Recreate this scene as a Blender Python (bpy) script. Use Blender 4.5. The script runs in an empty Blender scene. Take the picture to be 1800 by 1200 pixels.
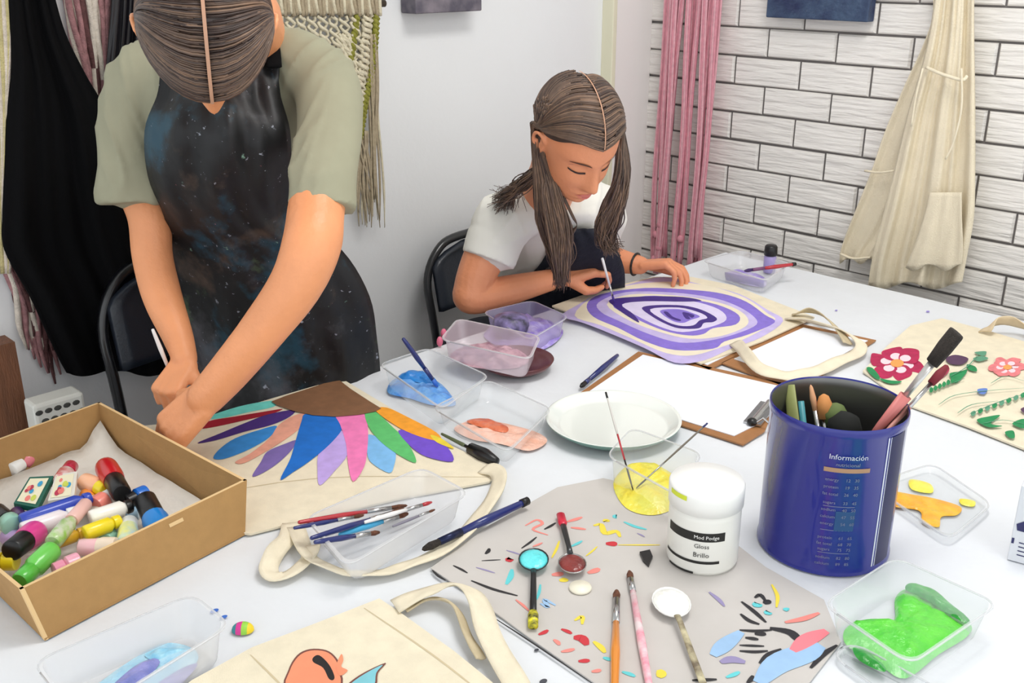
import bpy, bmesh, math, random
import numpy as np
from mathutils import Vector, Matrix
random.seed(7); rng = np.random.RandomState(3)
S = bpy.context.scene; C = S.collection
# ------------------------------------------------------------------ camera
F = 1808.0; PITCH = math.atan(684/1808.0); YAW = math.radians(44.45); CAMP = np.array([0, 0, 1.5])
fh = np.array([math.sin(YAW), math.cos(YAW), 0]); RR = np.array([math.cos(YAW), -math.sin(YAW), 0])
FW = fh*math.cos(PITCH)+np.array([0, 0, -math.sin(PITCH)]); UU = np.cross(RR, FW)
cam = bpy.data.cameras.new('camera'); co = bpy.data.objects.new('camera', cam); C.objects.link(co)
cam.sensor_fit = 'HORIZONTAL'; cam.sensor_width = 36; cam.lens = 36*F/1800; cam.clip_start = .02
m = Matrix.Identity(4)
for i in range(3):
    m[i][0] = RR[i]; m[i][1] = UU[i]; m[i][2] = -FW[i]; m[i][3] = CAMP[i]
co.matrix_world = m; S.camera = co
# ------------------------------------------------------------------ light, world, exposure
w = bpy.data.worlds.new('world'); S.world = w; w.use_nodes = True
w.node_tree.nodes['Background'].inputs[0].default_value = (.93, .97, 1, 1)
w.node_tree.nodes['Background'].inputs[1].default_value = 1.1
def area(name, loc, rot, sx, sy, power, col=(1, .98, .95)):
    l = bpy.data.lights.new(name, 'AREA'); l.shape = 'RECTANGLE'; l.size = sx; l.size_y = sy; l.energy = power; l.color = col
    o = bpy.data.objects.new(name, l); C.objects.link(o); o.location = loc; o.rotation_euler = rot; return o
area('ceiling_light_panel', (1.35, .6, 2.66), (0, 0, 0), .9, .5, 15)
area('ceiling_light_panel', (.6, -1.2, 2.66), (0, 0, 0), 1.2, .6, 9)
S.view_settings.view_transform = 'Standard'; S.view_settings.look = 'None'
S.view_settings.gamma = 1; S.view_settings.use_curve_mapping = False; S.view_settings.exposure = 0.48

# ------------------------------------------------------------------ pixel -> place helpers
def ray(px, py): return FW+RR*(px-900)/F+UU*(600-py)/F
def Z(px, py, z=.75):
    d = ray(px, py); return CAMP+d*(z-CAMP[2])/d[2]
def D(px, py, t): return CAMP+ray(px, py)*t
def PX(px, py, x): d = ray(px, py); return CAMP+d*(x-CAMP[0])/d[0]
def PY(px, py, y): d = ray(px, py); return CAMP+d*(y-CAMP[1])/d[1]
def depth(p): return float((np.array(p)-CAMP)@FW)
def nrm(v): v = np.array(v, float); return v/(np.linalg.norm(v)+1e-12)
def cr(P, n=6, closed=False):
    P = [np.array(p, float) for p in P]; out = []; N = len(P)
    rngi = range(N) if closed else range(N-1)
    for i in rngi:
        p1, p2 = P[i], P[(i+1) % N]
        p0 = P[i-1] if (closed or i > 0) else 2*p1-p2
        p3 = P[(i+2) % N] if (closed or i+2 < N) else 2*p2-p1
        for k in range(n):
            t = k/n
            out.append(.5*((2*p1)+(-p0+p2)*t+(2*p0-5*p1+4*p2-p3)*t*t+(-p0+3*p1-3*p2+p3)*t**3))
    if not closed: out.append(P[-1])
    return out
def noise3(p, s=1.0):
    from mathutils import noise
    return noise.noise(Vector([float(a)*s for a in p]))

# ------------------------------------------------------------------ materials
MATS = {}
def lin(c): return tuple(((x/255.)/12.92 if x/255. <= .04045 else ((x/255.+.055)/1.055)**2.4) for x in c)
def pm(name, rgb, rough=.6, var=.0, vs=30, bump=0, bs=200, metal=0, rgb2=None, coat=0, emis=None, spec=.5, stretch=None):
    if name in MATS: return MATS[name]
    m = bpy.data.materials.new(name); m.use_nodes = True; nt = m.node_tree; b = nt.nodes['Principled BSDF']
    c = lin(rgb)+(1,); b.inputs['Base Color'].default_value = c; b.inputs['Roughness'].default_value = rough
    b.inputs['Metallic'].default_value = metal; b.inputs['Coat Weight'].default_value = coat
    b.inputs['Specular IOR Level'].default_value = spec
    tc = nt.nodes.new('ShaderNodeTexCoord'); src = tc.outputs['Object']
    if stretch:
        mp = nt.nodes.new('ShaderNodeMapping'); mp.inputs['Scale'].default_value = stretch
        nt.links.new(src, mp.inputs['Vector']); src = mp.outputs[0]
    if var or rgb2:
        n = nt.nodes.new('ShaderNodeTexNoise'); n.inputs['Scale'].default_value = vs; n.inputs['Detail'].default_value = 5
        r = nt.nodes.new('ShaderNodeValToRGB'); nt.links.new(src, n.inputs['Vector']); nt.links.new(n.outputs['Fac'], r.inputs['Fac'])
        c2 = lin(rgb2)+(1,) if rgb2 else tuple(max(0, x*(1-var)) for x in c[:3])+(1,)
        r.color_ramp.elements[0].position = .35; r.color_ramp.elements[1].position = .65
        r.color_ramp.elements[0].color = c2; r.color_ramp.elements[1].color = c
        nt.links.new(r.outputs[0], b.inputs['Base Color'])
    if bump:
        n2 = nt.nodes.new('ShaderNodeTexNoise'); n2.inputs['Scale'].default_value = bs; n2.inputs['Detail'].default_value = 4
        bp = nt.nodes.new('ShaderNodeBump'); bp.inputs['Strength'].default_value = bump; bp.inputs['Distance'].default_value = .01
        nt.links.new(src, n2.inputs['Vector']); nt.links.new(n2.outputs['Fac'], bp.inputs['Height']); nt.links.new(bp.outputs[0], b.inputs['Normal'])
    MATS[name] = m; return m
def clear_mat(name, tint=(238, 242, 244), milk=.22):
    if name in MATS: return MATS[name]
    m = bpy.data.materials.new(name); m.use_nodes = True; nt = m.node_tree; nt.nodes.clear()
    out = nt.nodes.new('ShaderNodeOutputMaterial'); tr = nt.nodes.new('ShaderNodeBsdfTransparent'); tr.inputs[0].default_value = (.985, .99, .99, 1)
    gl = nt.nodes.new('ShaderNodeBsdfGlossy'); gl.inputs['Roughness'].default_value = .12
    df = nt.nodes.new('ShaderNodeBsdfDiffuse'); df.inputs[0].default_value = lin(tint)+(1,)
    m1 = nt.nodes.new('ShaderNodeMixShader'); m1.inputs[0].default_value = milk
    fl_ = nt.nodes.new('ShaderNodeLayerWeight'); fl_.inputs[0].default_value = .5; pw = nt.nodes.new('ShaderNodeMath'); pw.operation = 'POWER'; pw.inputs[1].default_value = 4; fr = nt.nodes.new('ShaderNodeMath'); fr.operation = 'MULTIPLY_ADD'; fr.inputs[1].default_value = .35; fr.inputs[2].default_value = .04
    nt.links.new(fl_.outputs['Facing'], pw.inputs[0]); nt.links.new(pw.outputs[0], fr.inputs[0])
    m2 = nt.nodes.new('ShaderNodeMixShader')
    nt.links.new(tr.outputs[0], m1.inputs[1]); nt.links.new(df.outputs[0], m1.inputs[2])
    nt.links.new(fr.outputs[0], m2.inputs[0]); nt.links.new(m1.outputs[0], m2.inputs[1]); nt.links.new(gl.outputs[0], m2.inputs[2])
    nt.links.new(m2.outputs[0], out.inputs[0]); MATS[name] = m; return m
def speckle_mat(name, base, cols, scale=26):
    """dark fabric with worn dried paint: soft coloured patches and fine flecks"""
    m = bpy.data.materials.new(name); m.use_nodes = True; nt = m.node_tree; b = nt.nodes['Principled BSDF']
    b.inputs['Roughness'].default_value = .55
    tc = nt.nodes.new('ShaderNodeTexCoord'); prev = None
    rgb = nt.nodes.new('ShaderNodeRGB'); rgb.outputs[0].default_value = lin(base)+(1,); prev = rgb.outputs[0]
    for i, (c, sc, lo, hi, amt) in enumerate(cols):
        n = nt.nodes.new('ShaderNodeTexNoise'); n.noise_dimensions = '4D'; n.inputs['W'].default_value = i*3.7; n.inputs['Scale'].default_value = sc; n.inputs['Detail'].default_value = 6
        n.inputs['Roughness'].default_value = .62
        mr = nt.nodes.new('ShaderNodeMapRange'); mr.inputs[1].default_value = lo; mr.inputs[2].default_value = hi; mr.inputs[4].default_value = amt
        mx = nt.nodes.new('ShaderNodeMix'); mx.data_type = 'RGBA'; mx.inputs[7].default_value = lin(c)+(1,)
        nt.links.new(tc.outputs['Object'], n.inputs['Vector']); nt.links.new(n.outputs['Fac'], mr.inputs[0])
        nt.links.new(mr.outputs[0], mx.inputs[0]); nt.links.new(prev, mx.inputs[6]); prev = mx.outputs[2]
    nt.links.new(prev, b.inputs['Base Color'])
    n = nt.nodes.new('ShaderNodeTexNoise'); n.inputs['Scale'].default_value = 12; bp = nt.nodes.new('ShaderNodeBump'); bp.inputs['Distance'].default_value = .02; bp.inputs['Strength'].default_value = .5
    nt.links.new(tc.outputs['Object'], n.inputs['Vector']); nt.links.new(n.outputs['Fac'], bp.inputs['Height']); nt.links.new(bp.outputs[0], b.inputs['Normal'])
    MATS[name] = m; return m

SKIN = pm('skin', (240, 162, 112), .45, .10, 14, .12, 120)
SKIN2 = pm('skin_fair', (232, 152, 110), .45, .10, 14, .12, 120)
CANVAS = pm('canvas_fabric', (240, 229, 203), .9, .08, 40, .25, 900)
CANVASD = pm('canvas_edge', (214, 198, 164), .9, .1, 40, .25, 900)
CLEAR = clear_mat('clear_plastic')
CLEARW = clear_mat('cloudy_plastic', (236, 236, 238), .42)
CLEARP = clear_mat('lilac_stained_plastic', (196, 184, 226), .4)
CLEARK = clear_mat('pink_stained_plastic', (228, 212, 220), .5)
CARD = pm('cardboard', (176, 136, 84), .85, .07, 60, .08, 300)
CARDE = pm('cardboard_edge', (226, 192, 140), .9)
WHITE = pm('white_plastic', (244, 244, 240), .35)
PAPER = pm('paper', (240, 243, 250), .8)
BLACK = pm('black_plastic', (14, 14, 16), .35)
STEEL = pm('steel', (190, 190, 190), .25, metal=1)
DKSTEEL = pm('dark_steel', (70, 72, 74), .3, metal=.8)
NAVY = pm('navy_lacquer', (18, 34, 104), .3, coat=.5)
REDL = pm('red_lacquer', (180, 34, 46), .3, coat=.5)
ORANGEL = pm('orange_lacquer', (224, 138, 40), .35, coat=.5)
BRIST = pm('brown_bristle', (120, 74, 52), .8, .4, 200, .5, 900)
DKBR = pm('dark_bristle', (54, 46, 40), .8, .5, 300, .6, 900)

def folds(m, scale=5, dist=6, depth_=.03, strength=.7, rot=(.3, .8, .4)):
    nt = m.node_tree; b = nt.nodes['Principled BSDF']; tc = nt.nodes.new('ShaderNodeTexCoord'); mp = nt.nodes.new('ShaderNodeMapping'); mp.inputs['Rotation'].default_value = rot
    wv = nt.nodes.new('ShaderNodeTexWave'); wv.inputs['Scale'].default_value = scale; wv.inputs['Distortion'].default_value = dist; wv.inputs['Detail'].default_value = 2; wv.inputs['Detail Scale'].default_value = .7
    n = nt.nodes.new('ShaderNodeTexNoise'); n.inputs['Scale'].default_value = 7; mu = nt.nodes.new('ShaderNodeMath'); mu.operation = 'MULTIPLY'
    bp = nt.nodes.new('ShaderNodeBump'); bp.inputs['Strength'].default_value = strength; bp.inputs['Distance'].default_value = depth_
    nt.links.new(tc.outputs['Object'], mp.inputs[0]); nt.links.new(mp.outputs[0], wv.inputs['Vector']); nt.links.new(tc.outputs['Object'], n.inputs['Vector'])
    nt.links.new(wv.outputs['Fac'], mu.inputs[0]); nt.links.new(n.outputs['Fac'], mu.inputs[1]); nt.links.new(mu.outputs[0], bp.inputs['Height']); nt.links.new(bp.outputs[0], b.inputs['Normal'])
    return m
# ------------------------------------------------------------------ mesh builder
class MB:
    def __init__(s): s.v = []; s.f = []; s.mi = []
    def add(s, vs, fs, mi=0):
        o = len(s.v); s.v += [tuple(map(float, p)) for p in vs]; s.f += [tuple(i+o for i in f) for f in fs]; s.mi += [mi]*len(fs)
    def box(s, c, d, ax=None, mi=0):
        ax = ax or (np.eye(3)); c = np.array(c, float); vs = []
        for k in (-1, 1):
            for j in (-1, 1):
                for i in (-1, 1): vs.append(c+ax[0]*d[0]*i/2+ax[1]*d[1]*j/2+ax[2]*d[2]*k/2)
        s.add(vs, [(0, 2, 3, 1), (4, 5, 7, 6), (0, 1, 5, 4), (2, 6, 7, 3), (0, 4, 6, 2), (1, 3, 7, 5)], mi)
    def tube(s, P, r, n=10, mi=0, cap=True, flat=None):
        P = [np.array(p, float) for p in P]; N = len(P)
        if not hasattr(r, '__len__'): r = [r]*N
        T = [nrm(P[min(i+1, N-1)]-P[max(i-1, 0)]) for i in range(N)]
        a = np.array([0, 0, 1.]) if abs(T[0][2]) < .9 else np.array([1., 0, 0]); u = nrm(np.cross(T[0], a)); vs = []
        for i in range(N):
            u = nrm(u-T[i]*(u@T[i])); v = np.cross(T[i], u)
            for k in range(n):
                t = 2*math.pi*k/n; vs.append(P[i]+(u*math.cos(t)+v*math.sin(t)*(flat or 1))*r[i])
        fs = [(i*n+k, i*n+(k+1) % n, (i+1)*n+(k+1) % n, (i+1)*n+k) for i in range(N-1) for k in range(n)]
        if cap: fs += [tuple(range(n))[::-1], tuple((N-1)*n+k for k in range(n))]
        s.add(vs, fs, mi)
    def cap_(s, p0, p1, r0, r1, n=14, mi=0):
        """tapered capsule with round ends"""
        p0 = np.array(p0, float); p1 = np.array(p1, float); d = nrm(p1-p0); P = []; R = []
        for t in np.linspace(-90, 0, 5)[:-1]: P.append(p0+d*r0*math.sin(math.radians(t))); R.append(max(r0*math.cos(math.radians(t)), r0*.02))
        P += [p0, p1]; R += [r0, r1]
        for t in np.linspace(0, 90, 5)[1:]: P.append(p1+d*r1*math.sin(math.radians(t))); R.append(max(r1*math.cos(math.radians(t)), r1*.02))
        s.tube(P, R, n, mi)
    def chain(s, P, R, n=14):
        for i in range(len(P)-1): s.cap_(P[i], P[i+1], R[i], R[i+1], n)
    def ell(s, c, rad, ax=None, n=16, mi=0):
        ax = np.eye(3) if ax is None else ax; c = np.array(c, float); vs = []; m_ = n//2
        for i in range(m_+1):
            th = math.pi*i/m_
            for k in range(n):
                ph = 2*math.pi*k/n
                vs.append(c+ax[0]*rad[0]*math.sin(th)*math.cos(ph)+ax[1]*rad[1]*math.sin(th)*math.sin(ph)+ax[2]*rad[2]*math.cos(th))
        fs = [(i*n+k, (i+1)*n+k, (i+1)*n+(k+1) % n, i*n+(k+1) % n) for i in range(m_) for k in range(n)]
        s.add(vs, fs, mi)
    def lathe(s, prof, c=(0, 0, 0), n=48, mi=0, mis=None):
        c = np.array(c, float); vs = []; N = len(prof)
        for r, z in prof:
            for k in range(n): t = 2*math.pi*k/n; vs.append(c+np.array([r*math.cos(t), r*math.sin(t), z]))
        for i in range(N-1):
            pass
        fs = []; ms = []
        for i in range(N-1):
            for k in range(n): fs.append((i*n+k, i*n+(k+1) % n, (i+1)*n+(k+1) % n, (i+1)*n+k)); ms.append(mis[i] if mis else mi)
        o = len(s.v); s.v += [tuple(map(float, p)) for p in vs]; s.f += [tuple(i+o for i in f) for f in fs]; s.mi += ms
    def prism(s, poly, z0, z1, mi=0, mi_top=None):
        """poly: list of xy(z) points; vertical prism"""
        n = len(poly); vs = [(p[0], p[1], z0) for p in poly]+[(p[0], p[1], z1) for p in poly]
        ar = sum(poly[i][0]*poly[(i+1) % n][1]-poly[(i+1) % n][0]*poly[i][1] for i in range(n))
        idx = list(range(n)) if ar > 0 else list(range(n))[::-1]
        s.add(vs, [tuple(idx[::-1])]+[(idx[i], idx[(i+1) % n], idx[(i+1) % n]+n, idx[i]+n) for i in range(n)], mi)
        s.add([(p[0], p[1], z1) for p in poly], [tuple(idx)], mi if mi_top is None else mi_top)
    def paint(s, pts, z, mi):
        P = [Z(a, b, z) for a, b in pts]; n = len(P)
        ar = sum(P[i][0]*P[(i+1) % n][1]-P[(i+1) % n][0]*P[i][1] for i in range(n))
        s.add(P, [tuple(range(n)) if ar > 0 else tuple(range(n))[::-1]], mi)
    def stroke(s, pts, z, wd, mi, n=4):
        """flat painted line on the table plane; wd in metres"""
        P = [Z(a, b, z) for a, b in pts]; P = cr(P if len(P) > 2 else [P[0], (P[0]+P[1])/2+np.array([wd*.15, -wd*.15, 0]), P[1]], n)
        L = []; Rr = []; N = len(P)
        for i in range(N):
            t = nrm(P[min(i+1, N-1)]-P[max(i-1, 0)]); nn = np.array([-t[1], t[0], 0]); k = wd/2*(.35+.65*math.sin(math.pi*(i+.4)/(N-.2)))
            L.append(P[i]+nn*k); Rr.append(P[i]-nn*k)
        s.add(L+Rr, [(N+i, N+i+1, i+1, i) for i in range(N-1)], mi)
    def grid(s, rows, mi=0, flip=False):
        n = len(rows[0]); vs = [p for r in rows for p in r]
        fs = [(i*n+k, i*n+k+1, (i+1)*n+k+1, (i+1)*n+k) for i in range(len(rows)-1) for k in range(n-1)]
        if flip: fs = [f[::-1] for f in fs]
        s.add(vs, fs, mi)
    def build(s, name, mats, parent=None, smooth=True, bevel=0, solid=0, remesh=0, sm=0, disp=None, origin=None, sub=0, auto=None):
        me = bpy.data.meshes.new(name); vs = s.v
        if origin is None and parent is None and len(vs):
            a = np.array(vs); origin = (a[:, 0].mean(), a[:, 1].mean(), a[:, 2].min())
        if parent is not None: origin = parent['_o'] if '_o' in parent.keys() else tuple(parent.location)
        a = np.array(vs)-np.array(origin)
        me.from_pydata([tuple(p) for p in a], [], s.f); me.update()
        mats = mats if isinstance(mats, (list, tuple)) else [mats]
        for mt in mats: me.materials.append(mt)
        me.polygons.foreach_set('material_index', s.mi)
        me.polygons.foreach_set('use_smooth', [smooth]*len(s.f))
        if auto and hasattr(me, 'set_sharp_from_angle'): me.set_sharp_from_angle(angle=math.radians(auto))
        o = bpy.data.objects.new(name, me); C.objects.link(o)
        if parent is not None:
            o.parent = parent; o['_o'] = tuple(origin)
        else:
            o.location = origin; o['_o'] = tuple(origin)
        if remesh:
            q = o.modifiers.new('remesh', 'REMESH'); q.mode = 'VOXEL'; q.voxel_size = remesh; q.use_smooth_shade = True
        if sm:
            q = o.modifiers.new('smooth', 'SMOOTH'); q.iterations = sm; q.factor = .5
        if disp:
            t = bpy.data.textures.new(name+'_folds', 'CLOUDS'); t.noise_scale = disp[1]; t.noise_depth = 2
            q = o.modifiers.new('folds', 'DISPLACE'); q.texture = t; q.strength = disp[0]; q.mid_level = .5; q.texture_coords = 'LOCAL'
        if bevel:
            q = o.modifiers.new('bevel', 'BEVEL'); q.width = bevel; q.segments = 2; q.limit_method = 'ANGLE'
        if solid:
            q = o.modifiers.new('solid', 'SOLIDIFY'); q.thickness = solid; q.offset = 0
        if sub:
            q = o.modifiers.new('sub', 'SUBSURF'); q.levels = sub; q.render_levels = sub
        return o
def bake_folds(o, fn):
    bpy.context.view_layer.update(); dg = bpy.context.evaluated_depsgraph_get(); me = bpy.data.meshes.new_from_object(o.evaluated_get(dg))
    n = len(me.vertices); co_ = np.zeros(n*3); me.vertices.foreach_get('co', co_); co_ = co_.reshape(-1, 3); no = np.zeros(n*3); me.vertices.foreach_get('normal', no); no = no.reshape(-1, 3)
    org = np.array(o['_o']); d = np.array([fn(p+org) for p in co_]); co_ = co_+no*d[:, None]; me.vertices.foreach_set('co', co_.ravel()); me.update()
    me.polygons.foreach_set('use_smooth', [True]*len(me.polygons)); o.modifiers.clear(); o.data = me; return o
def foldfn(dirs, amp=.007, fa=5, fb=24):
    from mathutils import noise
    fr_ = []
    for cx, a in dirs: a = nrm(a); b = nrm(np.cross(a, FW)); fr_.append((cx, a, b))
    def fn(p):
        px = 900+F*((p-CAMP)@RR)/((p-CAMP)@FW); ws = [math.exp(-((px-cx)/90)**2)+1e-6 for cx, _, _ in fr_]; s = sum(ws); v = 0
        for (cx, a, b), w_ in zip(fr_, ws):
            if w_/s > .03:
                n = noise.noise(Vector((float(p@a)*fa+cx, float(p@b)*fb, float(p[2])*4))); v += w_/s*((1-abs(n)*2.6)**3 if abs(n) < .38 else 0)
        k = .45+.55*noise.noise(Vector(p)*6+Vector((9, 0, 0)))
        return amp*(v*k*1.6-.25)
    return fn
def thing(name, label, cat, loc, group=None):
    o = bpy.data.objects.new(name, None); C.objects.link(o); o.location = tuple(map(float, loc)); o['_o'] = tuple(map(float, loc)); o['label'] = label; o['category'] = cat
    o.empty_display_size = .05
    if group: o['group'] = group
    return o
def tag(o, label, cat, group=None):
    o['label'] = label; o['category'] = cat
    if group: o['group'] = group
    return o
def struct(o): o['kind'] = 'structure'; return o
def q4(pts): return [np.array(p) for p in pts]
def local(s, pts, ox, oy, k): return [(ox+a/k, oy+b/k) for a, b in pts]
def smc(pts, n=4): return [tuple(p) for p in cr(pts, n, True)]

# ================================================================== the room
XB, YW, ZC = 2.5, 1.998, 2.7
WALL = pm('white_wall_paint', (235, 236, 237), .75, .02, 3, .05, 90)
mb = MB(); mb.box((.6, .2, -.05), (5.2, 5.6, .1)); struct(mb.build('floor', pm('grey_floor', (150, 146, 142), .6, .1, 8), smooth=False))
mb = MB(); mb.box((.6, .2, ZC+.05), (5.2, 5.6, .1)); struct(mb.build('ceiling', pm('ceiling_paint', (236, 236, 234), .8), smooth=False))
mb = MB(); mb.box((.55, YW+.05, ZC/2), (3.9, .1, ZC)); struct(mb.build('wall_back', WALL, smooth=False))
mb = MB(); mb.box((2.42, YW-.016, ZC/2), (.17, .034, ZC)); struct(mb.build('trim_1', pm('cream_boxing_paint', (238, 234, 231), .7), smooth=False, bevel=.003))
mb = MB(); mb.box((2.327, YW-.02, ZC/2), (.018, .042, ZC)); struct(mb.build('trim_2', pm('yellowed_edge_strip', (226, 222, 196), .7), smooth=False, bevel=.003))
mb = MB(); mb.box((.55, YW-.008, .06), (3.5, .016, .12)); struct(mb.build('baseboard_back', WHITE, smooth=False, bevel=.003))
# brick wall: grout slab + individually shaped brick faces in the wall's own mesh
mb = MB(); mb.box((XB+.06, .0, ZC/2), (.1, 4.0, ZC), mi=1)
rowh, bl = .0765, .2025; z0c = 1.117
for r in range(-15, 21):
    zc = z0c+r*rowh
    if zc-rowh/2 < 0 or zc+rowh/2 > ZC: continue
    off = 1.57 if r % 2 == 0 else 1.4665
    for k in range(-16, 4):
        y1 = off+(k+1)*bl; y0 = off+k*bl
        if y1 < -1.9 or y0 > 2.0: continue
        y1 = min(y1, 1.99); g = .0019; dz = rng.uniform(-.0012, .0012); t = .009+rng.uniform(-.0015, .0015)
        a, b_, c_, d_ = y0+g, y1-g, zc-rowh/2+g+dz, zc+rowh/2-g+dz
        if b_-a < .02: continue
        e = .0045; x0 = XB+.011; xf = XB+.011-t
        V = [(x0, a, c_), (x0, b_, c_), (x0, b_, d_), (x0, a, d_), (xf, a+e, c_+e), (xf, b_-e, c_+e), (xf, b_-e, d_-e), (xf, a+e, d_-e)]
        mb.add(V, [(7, 6, 5, 4), (4, 5, 1, 0), (5, 6, 2, 1), (6, 7, 3, 2), (7, 4, 0, 3)], 0)
BRICK = pm('white_brick', (238, 234, 229), .5, .05, 14, .8, 22, stretch=(1, .4, 3.4))
struct(mb.build('wall_right', [BRICK, pm('dark_grout', (104, 100, 98), .9)], smooth=False))

# canvases hanging on the walls (only their lower edges reach into the view)
def canvas(label, p0, p1, nvec, h, th, mat, mat2):
    p0 = np.array(p0); p1 = np.array(p1); p1[2] = p0[2]; ax = [nrm(p1-p0), np.array(nvec, float), np.array([0, 0, 1.])]
    c = (p0+p1)/2; c[2] = p0[2]+h/2
    mb = MB(); mb.box(c, (np.linalg.norm(p1-p0), th, h), ax); o = mb.build('canvas_picture', [mat], smooth=False, bevel=.003)
    return tag(o, label, 'picture')
a = PX(1352, 30, XB-.02); b = PX(1530, 42, XB-.02)
canvas('dark blue mottled canvas hung on the white brick wall', a, b, (1, 0, 0), .3, .034, pm('blue_canvas', (28, 40, 78), .5, 0, 16, .5, 60, rgb2=(62, 82, 110)), None)
a = PY(718, 24, YW-.03); b = PY(834, 16, YW-.03)
canvas('dark grey purple canvas high on the plain white wall', a, b, (0, 1, 0), .3, .055, pm('grey_canvas', (84, 80, 92), .6, 0, 22, .3, 60, rgb2=(130, 122, 130)), None)

# ================================================================== table and cloth
mb = MB(); mb.box((1.19, .6, .725), (2.12, 1.76, .028)); tb = thing('craft_table', 'long table hidden under the white cloth', 'table', (1.19, .6, 0))
mb.build('tabletop', pm('table_laminate', (200, 196, 190), .5), tb, smooth=False, bevel=.004)
for sx in (-1, 1):
    for sy in (-1, 1):
        mb = MB(); mb.tube([(1.19+sx*.95, .6+sy*.78, 0), (1.19+sx*.95, .6+sy*.78, .712)], .018, 12); mb.build('leg', DKSTEEL, tb)
X0, X1, Y0, Y1 = .1, 2.275, -.3, 1.5
xs = np.concatenate([[X0-.012]*0, np.linspace(X0, X1, 110)]); ys = np.linspace(Y0, Y1, 92)
def clothz(x, y):
    n = noise3((x, y*1.6, 0), 3.2)*.0016+noise3((x*1.8, y, 5), 8)*.0009
    cr1 = -.0022*math.exp(-((x-1.30-.1*y)/.006)**2)-.0022*math.exp(-((y-.72-.06*x)/.006)**2)
    return .7488+n+cr1-.0008
rows = []
for j, y in enumerate(ys): rows.append([(x, y, min(.7498, clothz(x, y))) for x in xs])
mb = MB(); mb.grid(rows)
def drape(edge, out):
    rr = []
    for k, (o_, dz) in enumerate(((0, 0), (.008, -.003), (.012, -.012), (.014, -.06), (.018, -.13), (.022, -.22))):
        rr.append([(p[0]+out[0]*(o_+(.012*math.sin(i*.55)*k/5 if k > 2 else 0)), p[1]+out[1]*(o_+(.012*math.sin(i*.55)*k/5 if k > 2 else 0)), p[2]+dz) for i, p in enumerate(edge)])
    mb.grid(rr)
drape(rows[-1][::-1], (0, 1)); drape(rows[0], (0, -1)); drape([r[-1] for r in rows], (1, 0)); drape([r[0] for r in rows][::-1], (-1, 0))
CLOTH = pm('white_cloth', (226, 229, 233), .85, .03, 6, .5, 9)
cloth = tag(mb.build('tablecloth', CLOTH), 'white cloth spread over the long craft table', 'tablecloth')
mb = MB()
for (px, py, r, mi) in ((377, 1073, .0042, 0), (393, 1084, .0038, 0), (1631, 547, .004, 1), (1268, 880, .0, 1), (943, 1142, .0025, 2), (955, 1197, .004, 2), (1470, 545, .003, 1), (1390, 548, .006, 1), (1405, 555, .007, 1)):
    if r:
        c = Z(px, py, .7502); mb.add([c+np.array([r*math.cos(t)*1.3, r*math.sin(t)*.9, 0]) for t in np.linspace(0, 2*math.pi, 13)[:-1]], [tuple(range(12))], mi)
mb.build('paint_spot', [pm('blue_paint', (58, 110, 200), .4), pm('lilac_paint', (140, 120, 214), .5), pm('grey_ink', (70, 72, 80), .5)], cloth)

# ================================================================== canvas tote bags
def tote(label, outline, paints, mats, z=.7505, th=.004, smn=3, fold=None, hem=None, group=None):
    root = thing('tote_bag', label, 'tote bag', Z(*outline[0], .75))
    mb = MB(); out = [Z(a, b, z) for a, b in outline]; mb.prism(out, z, z+th)
    bag = mb.build('bag_panel', [CANVAS], root, smooth=False, bevel=.0015)
    if hem:
        mb = MB()
        for h in hem: mb.stroke(h, z+th+.0003, .0025, 0)
        mb.build('stitching', [pm('stitching_thread', (206, 190, 156), .9)], bag)
    if paints:
        mb = MB(); zz = z+th+.0004
        for i, (pts, mi) in enumerate(paints):
            mb.paint(smc(pts), zz, mi); zz += .00012
        mb.build('painting', mats, bag, smooth=False)
    return root, bag, z+th
def ribbon(root, name, pts, wd, mat, z0=.752, th=.0022, tilt=None, lift=None):
    """cloth strap lying on the table: pts px, optional lift per point (m) and tilt (rad) per point"""
    n = len(pts); lift = lift or [0]*n; tilt = tilt or [0]*n
    P = [np.append(Z(a, b, z0+lift[i]), tilt[i]) for i, (a, b) in enumerate(pts)]
    P = cr(P, 6); N = len(P); rows = [[], [], [], [], []]
    for i in range(N):
        t = nrm(P[min(i+1, N-1)][:3]-P[max(i-1, 0)][:3]); s = nrm(np.cross(t, (0, 0, 1))); a = P[i][3]
        d = s*math.cos(a)+np.array([0, 0, 1])*math.sin(a); c = P[i][:3]+np.array([0, 0, 1])*abs(math.sin(a))*wd/2
        for k in range(5):
            u = (k/4-.5); rows[k].append(c+d*wd*u+np.array([0, 0, .0012*math.sin(i*.9+k*1.3)+.001]))
    mb = MB(); mb.grid(rows, flip=True); return mb.build(name, mat, root, solid=th)
O1 = lambda pts: local(0, pts, 330, 640, 3)
P_ = {k: pm('fabric_paint_'+k, c, .75, .14, 60) for k, c in dict(brown=(132, 92, 62), teal=(120, 226, 212), red=(168, 22, 44), violet=(76, 44, 128), blue=(58, 148, 226), salmon=(240, 170, 146), mauve=(128, 108, 178), royal=(20, 112, 206), lilac=(196, 170, 236), pink=(248, 130, 190), sky=(130, 192, 242), green=(96, 196, 112), purple=(116, 78, 206), orange=(250, 164, 40), yellow=(240, 214, 60)).items()}
names = list(P_)
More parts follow.
